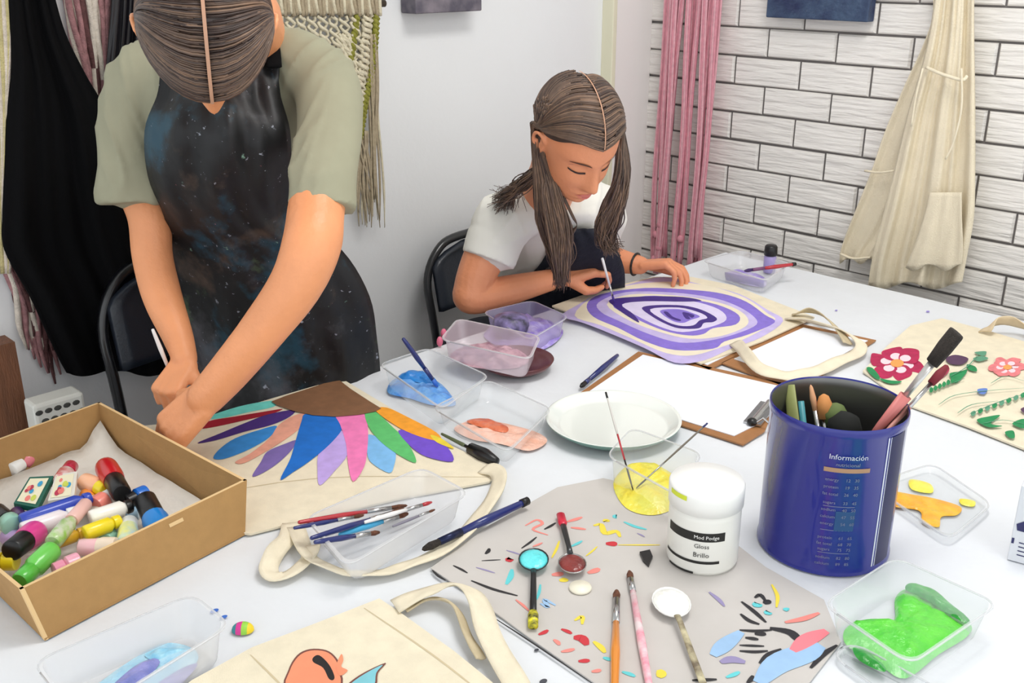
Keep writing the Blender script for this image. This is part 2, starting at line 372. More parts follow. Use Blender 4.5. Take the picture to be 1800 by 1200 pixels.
pt = [('teal', [(95, 280), (260, 225), (410, 195), (470, 195), (450, 225), (330, 250), (200, 280), (110, 290)]),
 ('red', [(70, 338), (110, 300), (250, 275), (400, 250), (500, 235), (440, 262), (300, 295), (150, 328)]),
 ('violet', [(50, 415), (180, 360), (300, 310), (420, 265), (560, 240), (540, 275), (440, 320), (300, 355), (150, 400)]),
 ('blue', [(135, 490), (170, 445), (250, 390), (380, 345), (470, 325), (430, 385), (330, 445), (220, 490), (160, 502)]),
 ('salmon', [(250, 515), (330, 470), (430, 390), (480, 320), (560, 270), (620, 262), (600, 325), (530, 385), (420, 455), (300, 520)]),
 ('mauve', [(340, 588), (385, 515), (420, 460), (510, 420), (575, 400), (545, 455), (470, 525), (385, 578)]),
 ('lilac', [(697, 638), (684, 560), (690, 470), (740, 420), (810, 350), (845, 400), (840, 480), (775, 562)]),
 ('sky', [(1060, 572), (965, 515), (945, 450), (950, 370), (1040, 405), (1095, 460), (1088, 535)]),
 ('royal', [(488, 608), (540, 500), (570, 400), (600, 300), (620, 262), (720, 262), (800, 275), (815, 340), (740, 430), (640, 512), (560, 565)]),
 ('pink', [(872, 618), (845, 520), (835, 420), (805, 320), (785, 262), (925, 258), (950, 340), (947, 450), (930, 540)]),
 ('green', [(1203, 518), (1120, 482), (1020, 410), (955, 330), (935, 255), (990, 250), (1080, 330), (1135, 385), (1182, 450)]),
 ('purple', [(1398, 512), (1260, 487), (1175, 432), (1110, 350), (1200, 358), (1300, 400), (1372, 440)]),
 ('orange', [(990, 240), (1050, 228), (1180, 288), (1310, 358), (1335, 402), (1260, 392), (1150, 352), (1050, 292)]),
 ('yellow', [(1280, 372), (1340, 392), (1405, 445), (1315, 412)])]
paints = [(O1(p), names.index(k)) for k, p in pt]
t1, b1, zt = tote('cream tote bag painted with a brown centred rainbow petal sunflower', [(250, 752), (350, 742), (480, 703), (600, 668), (690, 722), (790, 785), (882, 828), (860, 850), (700, 880), (520, 922), (440, 942), (330, 925)], paints, list(P_.values()), hem=[[(300, 880), (560, 840), (860, 838)]])
mb = MB(); mb.paint(O1([(440, 196), (520, 165), (660, 120), (790, 76), (860, 130), (960, 195), (1020, 232), (985, 250), (900, 266), (780, 276), (660, 268), (560, 246), (470, 215)]), zt+.0026, 0)
mb.build('painted_flower_centre', [P_['brown']], b1, smooth=False)
ribbon(t1, 'handle', [(512, 922), (506, 950), (480, 985), (474, 1010), (500, 1016), (540, 990), (548, 962)], .025, CANVAS, tilt=[.1, .3, .5, .2, .2, .4, .2], lift=[.001, .004, .002, .001, .001, .002, .004])
ribbon(t1, 'handle', [(520, 930), (545, 985), (600, 1010), (660, 1012), (720, 996), (790, 962), (840, 915), (872, 868), (876, 838), (850, 826)], .025, CANVAS, lift=[.001, .004, .001, .001, .001, .001, .006, .008, .006, .003], tilt=[.2, .5, .4, .3, .25, .2, .3, .4, .5, .2])

# purple agate tote
O3 = lambda pts: local(0, pts, 900, 420, 3)
AG = [pm('agate_lilac_wash', (206, 192, 240), .75, .15, 30), pm('agate_cream', (240, 230, 206), .8, .05, 30), pm('agate_purple', (140, 118, 216), .7, .12, 60), pm('agate_dark_purple', (62, 36, 132), .6, .1, 60), pm('agate_pale', (226, 216, 246), .75, .08, 40)]
ag = [([(262, 405), (350, 345), (460, 285), (620, 238), (800, 200), (1000, 240), (1200, 290), (1350, 375), (1430, 432), (1310, 520), (1160, 575), (1010, 640), (860, 652), (700, 575), (500, 490), (370, 440)], 0),
 ([(330, 402), (450, 290), (640, 240), (850, 225), (1050, 250), (1230, 310), (1345, 390), (1385, 432), (1250, 515), (1130, 560), (960, 612), (810, 600), (640, 528), (470, 455)], 1),
 ([(395, 345), (470, 290), (700, 258), (950, 268), (1110, 288), (1235, 330), (1335, 400), (1385, 440), (1240, 505), (1120, 540), (1060, 578), (860, 585), (700, 538), (560, 468), (430, 410)], 2),
 ([(455, 335), (600, 280), (850, 282), (1050, 308), (1170, 345), (1265, 400), (1290, 450), (1180, 500), (1040, 535), (880, 545), (720, 500), (560, 430), (470, 385)], 0),
 ([(500, 345), (620, 292), (850, 296), (1050, 325), (1170, 362), (1240, 412), (1230, 462), (1100, 512), (940, 525), (780, 490), (620, 430)], 1),
 ([(530, 345), (700, 300), (900, 312), (1080, 345), (1195, 400), (1180, 450), (1060, 470), (1010, 500), (930, 508), (800, 482), (650, 418)], 2),
 ([(560, 345), (750, 312), (940, 325), (1090, 370), (1130, 425), (1040, 465), (900, 490), (780, 462), (650, 400)], 4),
 ([(520, 318), (700, 302), (900, 305), (1000, 325), (900, 330), (700, 328), (580, 345), (640, 395), (670, 440), (600, 400), (540, 355)], 3),
 ([(685, 362), (760, 348), (900, 350), (1000, 373), (1078, 415), (1062, 437), (1012, 442), (985, 470), (880, 470), (800, 442), (730, 402)], 3),
 ([(728, 370), (880, 361), (990, 388), (1030, 415), (990, 428), (955, 455), (880, 456), (800, 427)], 4),
 ([(780, 378), (880, 370), (960, 393), (990, 410), (945, 425), (900, 442), (840, 428)], 2),
 ([(800, 385), (820, 384), (850, 410), (890, 425), (880, 432), (830, 415)], 3), ([(900, 385), (960, 400), (950, 415), (930, 405), (940, 420), (915, 418)], 3)]
t2, b2, zt = tote('cream tote bag painted with purple agate rings beside the seated girl', [(970, 540), (1050, 512), (1150, 489), (1215, 489), (1290, 504), (1350, 528), (1432, 560), (1340, 602), (1232, 642), (1100, 590)], [(O3(p), k) for p, k in ag], AG, z=.7545)
# boards and papers
HARD = pm('hardboard', (168, 116, 70), .6, .12, 60)
def clipboard(label, c4, p4, clip, z=.7502):
    root = thing('clipboard', label, 'clipboard', Z(*c4[0]))
    mb = MB(); P = [Z(a, b, z) for a, b in c4]; mb.prism(P, z, z+.0032); mb.build('board', HARD, root, smooth=False, bevel=.001)
    mb = MB(); mb.prism([Z(a, b, z) for a, b in p4], z+.0034, z+.0048); mb.build('paper', PAPER, root, smooth=False)
    if clip:
        (a, b), (c, d) = clip; p = Z(a, b, z+.01); q = Z(c, d, z+.01); ax = nrm(q-p); sd = nrm(np.cross(ax, (0, 0, 1)))
        mb = MB(); mb.box((p+q)/2-np.array([0, 0, .003]), (np.linalg.norm(q-p), .03, .003), [ax, sd, np.array([0, 0, 1.])])
        mb.tube([p, q], .005, 10)
        for e in (p, q): mb.tube([e-np.array([0, 0, .006]), e+sd*.018+np.array([0, 0, .012]), e+sd*.03+np.array([0, 0, .004])], .0022, 8)
        cl = mb.build('clip', STEEL, root, auto=40)
        mb = MB(); mb.ell(p+np.array([0, 0, .001]), (.009, .009, .007)); mb.build('clip_foot', BLACK, cl)
    return root
clipboard('brown clipboard with blank white paper and a metal clip beside the blue tin', [(1122, 620), (1378, 676), (1344, 760), (1306, 784), (1018, 694)], [(1130, 627), (1368, 682), (1334, 748), (1290, 770), (1035, 692)], ((1322, 742), (1352, 706)))
clipboard('thin brown board half hidden under the purple agate tote', [(1000, 552), (1180, 500), (1428, 562), (1246, 652)], [(1010, 552), (1180, 506), (1415, 562), (1243, 645)], None)
clipboard('brown board with white paper framed by the agate tote handles', [(1268, 640), (1410, 572), (1540, 600), (1400, 690)], [(1290, 634), (1412, 579), (1525, 602), (1400, 672)], None)
ribbon(t2, 'handle', [(1385, 562), (1440, 574), (1500, 596), (1512, 618), (1470, 640), (1420, 662), (1372, 664), (1330, 650), (1305, 622), (1292, 606)], .024, CANVAS, z0=.7575, lift=[0, .008, .006, .003, .003, .002, .002, .006, .01, .003], tilt=[.2, .6, .4, .2, .3, .5, .4, .6, .8, .4])
ribbon(t2, 'handle', [(1392, 556), (1430, 552), (1470, 580), (1490, 606)], .02, CANVASD, z0=.757, lift=[0, .012, .01, .002], tilt=[.3, .8, .5, .2])

# flower tote (right)
O4 = lambda pts: local(0, pts, 1200, 540, 2.4)
FL = [pm('petal_crimson', (190, 26, 84), .7, .25, 90), pm('petal_white_pink', (246, 214, 222), .7), pm('flower_orange', (250, 160, 84), .7), pm('leaf_green', (26, 142, 82), .7, .2, 80), pm('petal_coral', (238, 132, 136), .7, .2, 90), pm('plum_paint', (84, 52, 84), .7), pm('stem_green', (90, 150, 120), .7), pm('flower_blue', (96, 130, 200), .7)]
fl = []
def petalflower(cx, cy, rx, ry, n, mi, inner, ph=0):
    for k in range(n):
        t = 2*math.pi*k/n+ph+rng.uniform(-.15, .15); c = (cx+rx*.6*math.cos(t), cy+ry*.6*math.sin(t)); pts = []
        for j in range(10):
            u = 2*math.pi*j/10; a = rx*.5*math.cos(u)*.9; b = rx*.42*math.sin(u)
            jj = rng.uniform(.75, 1.2); pts.append((c[0]+jj*(a*math.cos(t)-b*math.sin(t)), c[1]+jj*(a*math.sin(t)+b*math.cos(t))*ry/rx))
        fl.append((pts, mi))
        t2_ = t; c = (cx+rx*.42*math.cos(t), cy+ry*.42*math.sin(t))
        fl.append(([(c[0]+rx*.2*math.cos(u), c[1]+ry*.2*math.sin(u)) for u in np.linspace(0, 6.28, 8)[:-1]], inner))
    fl.append(([(cx+rx*.24*math.cos(u), cy+ry*.24*math.sin(u)) for u in np.linspace(0, 6.28, 9)[:-1]], 2))
petalflower(1577, 638, 49, 29, 6, 0, 1, .3); petalflower(1771, 645, 32, 18, 6, 4, 1)
for pts, mi in (([(775, 255), (800, 255), (830, 290), (825, 305), (795, 285)], 3), ([(830, 300), (880, 308), (925, 312), (900, 322), (860, 318)], 3), ([(1110, 215), (1150, 200), (1205, 215), (1180, 240), (1130, 238)], 5), ([(1060, 300), (1085, 262), (1125, 255), (1110, 285), (1070, 305)], 0),
 ([(1125, 280), (1170, 270), (1200, 262), (1190, 285), (1150, 320)], 3), ([(1200, 240), (1235, 250), (1240, 270), (1205, 262)], 3), ([(1230, 190), (1280, 185), (1270, 205)], 6), ([(1225, 215), (1260, 205), (1290, 215), (1250, 228)], 6),
 ([(1240, 475), (1290, 460), (1340, 455), (1300, 490), (1350, 500), (1290, 505)], 3), ([(1360, 525), (1395, 520), (1400, 550), (1375, 548)], 3), ([(1390, 490), (1440, 470), (1440, 510)], 3), ([(1245, 345), (1285, 342), (1275, 365), (1250, 362)], 7), ([(1425, 430), (1450, 420), (1450, 450)], 5)):
    fl.append((O4(pts), mi))
for k in range(8): x = 1215+k*30; y = 445-k*11; fl.append((O4([(x, y), (x+16, y-10), (x+22, y+2), (x+8, y+14)]), 3 if k % 2 else 6))
for k in range(6): x = 1040+k*18; y = 350-k*8; fl.append((O4([(x, y), (x+8, y-14), (x+18, y-4), (x+8, y+10)]), 3))
t3, b3, zt = tote('cream tote bag painted with red and pink flowers and green leaves', [(1516, 655), (1560, 610), (1600, 575), (1655, 562), (1740, 585), (1830, 612), (1880, 640), (1880, 850), (1800, 792), (1700, 752), (1600, 716)], fl, FL)
mb = MB()
for s in ([(1130, 290), (1200, 250), (1250, 195)], [(1010, 350), (1100, 330), (1190, 300)], [(1080, 410), (1150, 370), (1300, 350), (1440, 340)], [(1160, 445), (1220, 410), (1330, 395)], [(1210, 450), (1330, 400), (1440, 365)], [(1300, 320), (1360, 290), (1440, 310)], [(1260, 490), (1350, 475), (1440, 490)]):
    mb.stroke(O4(s), zt+.006, .0022, 0)
mb.build('painted_stems', [FL[6]], b3)
ribbon(t3, 'handle', [(1730, 588), (1750, 575), (1790, 578), (1840, 600)], .03, pm('canvas_tan', (222, 202, 168), .9, .1, 30), lift=[.003, .014, .012, .003], tilt=[.4, 1., .8, .3])

# bottom tote with plain coloured shapes
O7 = lambda pts: local(0, pts, 0, 960, 2.25)
BT = [pm('coral_paint', (246, 150, 112), .7, .08, 30), pm('ink_black', (24, 22, 24), .6), pm('aqua_paint', (132, 204, 216), .7, .1, 50), pm('outline_brown', (120, 70, 60), .7)]
bp = [(O7([(1136, 560), (1140, 490), (1175, 430), (1225, 406), (1290, 410), (1330, 440), (1345, 480), (1340, 560)]), 3), (O7([(1142, 560), (1146, 492), (1180, 435), (1228, 412), (1288, 416), (1324, 444), (1337, 482), (1333, 560)]), 0),
 (O7([(1238, 440), (1262, 430), (1300, 465), (1322, 510), (1318, 528), (1300, 522), (1278, 480), (1240, 458)]), 1), (O7([(1330, 470), (1350, 425), (1358, 450), (1350, 475), (1375, 490), (1350, 510), (1335, 500)]), 0), (O7([(1370, 560), (1420, 510), (1525, 460), (1495, 500), (1480, 560)]), 3), (O7([(1378, 560), (1424, 515), (1512, 468), (1488, 500), (1472, 560)]), 2)]
t4, b4, zt = tote('cream tote bag in the foreground with a coral and aqua painting', [(300, 1230), (338, 1200), (444, 1142), (560, 1098), (667, 1056), (700, 1078), (800, 1150), (900, 1232)], bp, BT, z=.753, hem=[[(640, 1068), (760, 1150), (860, 1228)], [(440, 1150), (520, 1230)]])
ribbon(t4, 'handle', [(694, 1068), (760, 1042), (812, 1040), (842, 1066), (860, 1120), (905, 1200), (930, 1240)], .03, CANVAS, z0=.756, lift=[.001, .008, .012, .012, .008, .003, .002], tilt=[.1, .3, .6, .4, .2, .1, .1])
ribbon(t4, 'handle', [(712, 1072), (760, 1056), (800, 1072), (822, 1120), (846, 1160)], .012, CANVASD, z0=.7555, lift=[.001, .002, .003, .002, .002], tilt=[.1, .5, .8, .5, .2])

# ================================================================== grey work board with paint marks
gb = thing('work_board', 'grey card sheet covered with paint dabs and black pen marks', 'board', Z(1100, 1000))
mb = MB(); mb.prism([Z(a, b) for a, b in [(757, 1000), (860, 925), (980, 858), (1060, 842), (1180, 868), (1345, 998), (1448, 1056), (1478, 1130), (1400, 1230), (1085, 1230), (930, 1122), (840, 1056)]], .7502, .7520); gbo = mb.build('sheet', pm('grey_card', (202, 197, 192), .8, .06, 12), gb, smooth=False)
GM = [pm('mark_black', (40, 38, 40), .6), pm('mark_red', (200, 50, 60), .6), pm('mark_teal', (100, 205, 210), .6), pm('mark_yellow', (236, 214, 70), .6), pm('mark_coral', (236, 140, 130), .6), pm('mark_blue', (160, 196, 232), .7, .1, 40), pm('mark_lilac', (150, 140, 180), .7), pm('mark_pink', (246, 130, 140), .7)]
O5 = lambda pts: local(0, pts, 750, 820, 3); O6 = lambda pts: local(0, pts, 1200, 960, 3)
mb = MB(); zz = .7523
for f, pts, wd, mi in ((O5, [(30, 545), (60, 575), (100, 600)], .004, 0), (O5, [(140, 520), (215, 560)], .004, 0), (O5, [(235, 600), (350, 645), (480, 680)], .005, 0), (O5, [(500, 430), (580, 370)], .004, 0), (O5, [(620, 330), (680, 295)], .005, 0), (O5, [(310, 460), (330, 430)], .006, 0), (O5, [(290, 495), (390, 490)], .0025, 0), (O5, [(420, 440), (500, 465)], .003, 6),
 (O5, [(260, 530), (360, 560)], .003, 6), (O5, [(330, 780), (560, 930), (870, 1140)], .0025, 0), (O5, [(415, 490), (440, 488)], .012, 1), (O5, [(450, 540), (420, 620)], .008, 2), (O5, [(520, 310), (580, 280), (610, 300), (560, 330), (640, 360)], .005, 4), (O5, [(740, 290), (820, 265)], .007, 4), (O5, [(760, 320), (840, 330)], .006, 4),
 (O5, [(880, 310), (920, 305), (940, 350), (1000, 340), (1020, 370)], .009, 3), (O5, [(930, 280), (950, 290)], .01, 3), (O5, [(980, 262), (1000, 262)], .011, 2), (O5, [(1040, 290), (1100, 315), (1160, 330)], .006, 2), (O5, [(1110, 350), (1150, 370)], .003, 6), (O5, [(945, 405), (1005, 407)], .012, 1), (O5, [(1010, 412), (1230, 412)], .003, 3), (O5, [(840, 470), (900, 420)], .003, 3),
 (O5, [(660, 480), (700, 390)], .004, 3), (O5, [(850, 560), (910, 535)], .01, 4), (O5, [(660, 570), (720, 560)], .01, 4), (O5, [(700, 600), (740, 590)], .01, 3), (O5, [(600, 720), (640, 740), (620, 700), (680, 730)], .006, 5), (O5, [(780, 810), (820, 790), (820, 830)], .006, 3), (O5, [(590, 885), (640, 860)], .006, 1), (O5, [(710, 855), (765, 880)], .006, 1),
 (O5, [(775, 900), (820, 905), (845, 940)], .013, 1), (O5, [(670, 910), (700, 940)], .006, 4), (O5, [(710, 975), (780, 960)], .006, 4), (O5, [(800, 1025), (860, 1020)], .007, 1), (O5, [(870, 1080), (920, 1070)], .006, 4), (O5, [(880, 920), (940, 980)], .008, 3), (O5, [(930, 1005), (970, 1020)], .006, 2), (O5, [(1030, 1080), (1100, 1105)], .006, 2), (O5, [(1225, 1070), (1225, 1110)], .012, 3),
 (O5, [(560, 420), (610, 400)], .004, 4), (O5, [(470, 700), (540, 760)], .004, 4), (O5, [(760, 420), (820, 390)], .005, 2), (O5, [(600, 620), (580, 700)], .004, 2),
 (O6, [(140, 240), (190, 280), (220, 315)], .006, 6), (O6, [(310, 290), (440, 400)], .006, 0), (O6, [(305, 355), (350, 390), (405, 410)], .006, 0), (O6, [(380, 270), (410, 255), (440, 290)], .006, 0), (O6, [(300, 440), (380, 445), (470, 440)], .005, 0), (O6, [(330, 480), (400, 490)], .006, 0), (O6, [(300, 550), (380, 555), (450, 550)], .005, 0), (O6, [(300, 520), (430, 525)], .004, 0),
 (O6, [(405, 615), (450, 570), (520, 540)], .006, 0), (O6, [(460, 430), (560, 450), (600, 480), (620, 510)], .012, 0), (O6, [(380, 460), (440, 460)], .008, 0), (O6, [(675, 640), (740, 570), (815, 520)], .007, 0), (O6, [(50, 705), (180, 700)], .005, 0), (O6, [(340, 720), (370, 680)], .006, 0), (O6, [(160, 575), (220, 520), (310, 450)], .02, 5), (O6, [(400, 720), (500, 620), (650, 560), (730, 520)], .032, 5),
 (O6, [(580, 550), (660, 490), (760, 445)], .02, 7), (O6, [(200, 610), (260, 595), (330, 610)], .012, 6), (O6, [(230, 690), (300, 660)], .006, 2), (O6, [(370, 310), (400, 300)], .012, 2), (O6, [(430, 350), (455, 345)], .01, 2), (O6, [(530, 330), (560, 335)], .008, 2), (O6, [(540, 400), (640, 380), (720, 350)], .008, 4), (O6, [(430, 300), (445, 280)], .01, 0), (O6, [(470, 200), (500, 260), (495, 320)], .005, 3)):
    mb.stroke(f(pts), zz, wd, mi); zz += .00001
mb.build('paint_marks', GM, gbo)

# ================================================================== clear food containers
def rounded(P, rad=.02, n=5):
    out = []; N = len(P)
    for i in range(N):
        p = P[i]; a = nrm(P[i-1]-p); b = nrm(P[(i+1) % N]-p); s = p+a*rad; e = p+b*rad
        for k in range(n+1):
            t = k/n; out.append((1-t)**2*s+2*t*(1-t)*p+t*t*e)
    return out
def container(label, rim, h=.045, shrink=.86, mat=None, group=None, lidlike=False, z=.75, name='food_container', cat='container'):
    mat = mat or CLEAR
    P = [Z(a, b, z+h) for a, b in rim]; c = sum(P)/4; root = thing(name, label, cat, (c[0], c[1], z), group)
    ring = rounded(P, .022)
    def sc(k, zz): return [np.array([c[0]+(p[0]-c[0])*k, c[1]+(p[1]-c[1])*k, zz]) for p in ring]
    mb = MB(); loops = [sc(1.03, z+h-.002), sc(1.03, z+h), sc(.985, z+h), sc(.96, z+h*.8), sc(shrink+.015, z+.006), sc(shrink-.02, z+.0015)]
    n = len(ring); vs = [p for l in loops for p in l]
    fs = [(i*n+k, i*n+(k+1) % n, (i+1)*n+(k+1) % n, (i+1)*n+k) for i in range(len(loops)-1) for k in range(n)]+[tuple((len(loops)-1)*n+k for k in range(n))]
    mb.add(vs, fs); shell = mb.build('shell', mat, root, auto=50)
    mb = MB(); lp = sc(1.03, z+h-.001); mb.tube(lp+[lp[0]], .0013, 6); mb.build('rim', CLEARW, root)
    return root
def blob(root, name, pts, mat, z=.752, hgt=.004, rough=.003, rings=6, seed=0, sub=5):
    out = [Z(a, b, z) for a, b in pts]; out = cr(out, sub, True); c = sum(out)/len(out); rows = []
    for i in range(rings+1):
        k = 1-i/rings; r = []
        for p in out+[out[0]]:
            q = c+(p-c)*k; e = hgt*(1-(k**4))+(noise3((q[0], q[1], seed), 90)*rough+noise3((q[0], q[1], seed), 35)*rough if i else 0)
            r.append((q[0], q[1], z+max(0, e)))
        rows.append(r)
    mb = MB(); mb.grid(rows, flip=False); return mb.build(name, mat, root)
def wetpaint(name, rgb, rgb2): return pm(name, rgb, .3, 0, 45, .5, 60, rgb2=rgb2, coat=.3)
g = container('clear container smeared with bright green paint in the right foreground', [(1450, 1060), (1575, 980), (1752, 1060), (1600, 1164)], .048)
blob(g, 'paint', [(1484, 1108), (1510, 1092), (1545, 1104), (1572, 1088), (1574, 1050), (1600, 1034), (1650, 1056), (1704, 1094), (1700, 1118), (1650, 1150), (1592, 1192), (1545, 1168), (1490, 1136)], wetpaint('green_paint', (104, 218, 66), (84, 204, 62)), z=.753, hgt=.010, rough=.004, rings=8)
DG = wetpaint('dark_green_paint', (24, 140, 40), (40, 170, 50))
blob(g, 'paint', [(1592, 1036), (1602, 1024), (1640, 1036), (1668, 1058), (1702, 1086), (1700, 1096), (1662, 1076), (1625, 1052)], DG, z=.762, hgt=.005, seed=3)
blob(g, 'paint', [(1500, 1138), (1530, 1150), (1556, 1172), (1550, 1180), (1510, 1160)], DG, z=.760, hgt=.004, seed=4)
lid = container('flat clear lid under the green paint container at the bottom edge', [(1462, 1150), (1500, 1128), (1660, 1215), (1620, 1262)], .008, .95, name='container_lid', cat='lid')
g = container('shallow clear lid with orange and yellow paint behind the blue tin', [(1530, 850), (1640, 815), (1742, 885), (1668, 945)], .012, .92, name='container_lid', cat='lid')
OR = wetpaint('orange_paint', (250, 166, 26), (236, 190, 40))
blob(g, 'paint', [(1558, 862), (1600, 868), (1640, 875), (1688, 890), (1682, 905), (1655, 908), (1650, 926), (1622, 917), (1615, 897), (1565, 888)], OR, z=.753, hgt=.002, rough=.001)
blob(g, 'paint', [(1600, 842), (1635, 850), (1638, 866), (1603, 860)], wetpaint('yellow_paint', (246, 226, 60), (240, 236, 100)), z=.753, hgt=.002, rough=.001)
blob(g, 'paint', [(1688, 876), (1713, 880), (1711, 890), (1690, 886)], wetpaint('yellow_paint', (246, 226, 60), (240, 236, 100)), z=.753, hgt=.002, rough=.001)
yc = container('clear container of thick yellow paint behind the white jar', [(1068, 800), (1112, 752), (1232, 796), (1190, 868)], .05, .9)
blob(yc, 'paint', [(1078, 850), (1100, 820), (1130, 812), (1165, 822), (1200, 850), (1196, 885), (1150, 905), (1100, 892)], wetpaint('yellow_paint', (246, 226, 60), (240, 236, 100)), z=.753, hgt=.012, rough=.006)
bc = container('clear container with light blue paint beside the standing person', [(668, 640), (752, 612), (858, 660), (776, 716)], .045, .88)
blob(bc, 'paint', [(682, 690), (690, 668), (720, 660), (765, 668), (790, 690), (800, 712), (760, 712), (720, 700)], wetpaint('light_blue_paint', (84, 150, 232), (120, 180, 240)), z=.753, hgt=.008, rough=.005)
blob(bc, 'paint', [(700, 664), (712, 655), (740, 656), (770, 672), (768, 680), (735, 672)], wetpaint('mid_blue_paint', (20, 110, 190), (40, 140, 220)), z=.76, hgt=.008, rough=.006, seed=2)
pc = container('clear container with peach paint left of the white plate', [(762, 716), (858, 668), (968, 718), (892, 792)], .035, .88)
blob(pc, 'paint', [(798, 752), (840, 736), (880, 742), (940, 758), (962, 775), (930, 792), (880, 780), (830, 772)], wetpaint('peach_paint', (244, 184, 158), (250, 206, 188)), z=.753, hgt=.004)
blob(pc, 'paint', [(820, 740), (850, 735), (890, 748), (888, 760), (850, 752)], wetpaint('rust_paint', (204, 96, 64), (230, 130, 90)), z=.757, hgt=.004, seed=2)
lc = container('clear container of lilac paint nearest the seated girl elbow', [(850, 548), (935, 528), (998, 556), (930, 596)], .045, .88, CLEARP)
blob(lc, 'paint', [(850, 590), (880, 568), (940, 560), (990, 580), (960, 612), (900, 618)], wetpaint('lilac_wet_paint', (150, 128, 216), (206, 192, 240)), z=.753, hgt=.02, rough=.008)
pk = container('pink stained clear container stacked on the maroon plate', [(776, 596), (806, 560), (948, 590), (930, 630)], .045, .9, CLEARK, z=.775)
blob(pk, 'paint', [(790, 625), (830, 605), (900, 610), (930, 632), (900, 648), (830, 645)], wetpaint('pink_wet_paint', (222, 180, 192), (150, 110, 130)), z=.778, hgt=.01, rough=.006)
mb = MB(); c = Z(908, 640, .76); mb.lathe([(0, .75), (.045, .75), (.066, .762), (.072, .772), (.069, .773), (.06, .764), (.04, .757), (0, .756)], (c[0]-.0, c[1], 0), 48)
tag(mb.build('plate', pm('maroon_glaze', (92, 38, 42), .3, coat=.4)), 'small maroon plate under the pink stained container', 'plate')
mb = MB(); c = Z(898, 580, .775); mb.lathe([(0, .006), (.03, .006), (.038, .03), (.034, .046), (.02, .052), (0, .053)], (c[0], c[1], .757), 28)
tag(mb.build('paint_pot', pm('black_lilac_splash', (48, 48, 56), .4, 0, 40, rgb2=(150, 136, 190))), 'round black pot splashed with lilac paint in the lilac container', 'pot')
vc = container('clear container of lilac paint by the pink yarn in the back corner', [(1236, 458), (1302, 440), (1388, 462), (1346, 492)], .04, .88, CLEARW)
blob(vc, 'paint', [(1275, 485), (1290, 475), (1340, 485), (1345, 503), (1310, 500)], wetpaint('lilac_wet_paint', (150, 128, 216), (206, 192, 240)), z=.753, hgt=.01, rough=.004)
mb = MB(); P = [Z(a, b, .775) for a, b in ((1274, 478), (1344, 492))]; q = [Z(a, b, .752) for a, b in ((1276, 492), (1342, 506))]
mb.add([P[0], P[1], q[1], q[0]], [(0, 1, 2, 3)]); mb.build('paint_coat', pm('lilac_paint', (140, 120, 214), .5), vc, solid=.001)
sw = container('large clear container with a blue and lilac swirl in the left foreground', [(62, 1162), (335, 1045), (402, 1098), (140, 1262)], .048, .88, CLEARW)
SWM = [wetpaint('swirl_blue', (150, 204, 232), (190, 226, 240)), wetpaint('swirl_lilac', (150, 150, 210), (110, 120, 190)), wetpaint('swirl_aqua', (110, 186, 224), (170, 220, 236))]
blob(sw, 'paint', [(150, 1225), (230, 1160), (290, 1130), (340, 1140), (345, 1165), (300, 1200), (220, 1240)], SWM[0], z=.753, hgt=.003, rough=.003)
blob(sw, 'paint', [(190, 1215), (230, 1175), (262, 1158), (282, 1158), (270, 1180), (230, 1215)], SWM[1], z=.7555, hgt=.003, rough=.003)
blob(sw, 'paint', [(255, 1150), (280, 1140), (325, 1140), (300, 1152), (270, 1160)], SWM[2], z=.7558, hgt=.003, rough=.003)
blob(sw, 'paint', [(250, 1225), (300, 1185), (345, 1165), (335, 1185), (290, 1225)], SWM[1], z=.7552, hgt=.002, rough=.002)
pt_ = container('clear tray holding thin brushes on the sunflower tote', [(540, 908), (740, 822), (822, 866), (612, 992)], .04, .88, CLEARW, z=.7555, name='brush_tray', cat='tray')

# ================================================================== brushes
def brush(label, p0, p1, r=.004, hm=None, fm=None, bm=None, lens=(.62, .84), name='paintbrush', cat='paintbrush', group=None, flat=None, tipr=None, endcap=None):
    """p0: butt of the handle, p1: bristle tip (world points)"""
    p0 = np.array(p0, float); p1 = np.array(p1, float); root = thing(name, label, cat, p0, group)
    L = lambda t: p0+(p1-p0)*t
    hm = hm or NAVY; fm = fm or STEEL; bm = bm or BRIST
    mb = MB(); mb.tube([L(0), L(.01), L(.1), L(.4), L(lens[0])], [r*.5, r*.75, r*.9, r*1.15, r*.8], 10); h = mb.build('handle', hm, root)
    if endcap:
        mb = MB(); mb.tube([L(-.004), L(.06)], [r*1.05, r*1.12], 10); mb.build('handle_end', endcap, root)
    mb = MB(); mb.tube([L(lens[0]-.01), L(lens[1])], [r*.95, r*.9 if not flat else r*1.3], 12, flat=flat); mb.build('ferrule', fm, root)
    e = tipr or r*.8; mb = MB(); mb.tube([L(lens[1]-.01), L((lens[1]+1)/2), L(.985), L(1)], [e, e*1.25, e*.7, e*.15] if not flat else [e*1.3, e*1.6, e*1.6, e*1.5], 10, flat=flat); mb.build('bristles', bm, root)
    return root
WH = pm('white_lacquer', (240, 238, 236), .35)
brush('navy handled brush standing in the light blue paint', Z(708, 594, .86), Z(770, 680, .762), .0042, NAVY, NAVY, pm('blue_paint', (58, 110, 200), .4))
brush('slender brush with red ferrule leaning across the white plate into yellow paint', Z(1065, 690, .86), Z(1113, 862, .765), .0016, pm('clear_handle', (200, 196, 190), .3), REDL, DKBR, (.45, .7), endcap=BLACK)
brush('slender blue ended brush leaning right out of the yellow paint', Z(1243, 744, .84), Z(1118, 858, .766), .0014, pm('grey_wood', (120, 112, 100), .5), STEEL, DKBR, endcap=NAVY)
brush('red handled brush resting on the lilac container in the back corner', Z(1398, 464, .798), Z(1308, 476, .795), .0045, REDL, pm('plum_ferrule', (120, 70, 110), .4), pm('plum_bristle', (60, 34, 90), .6), endcap=BLACK)
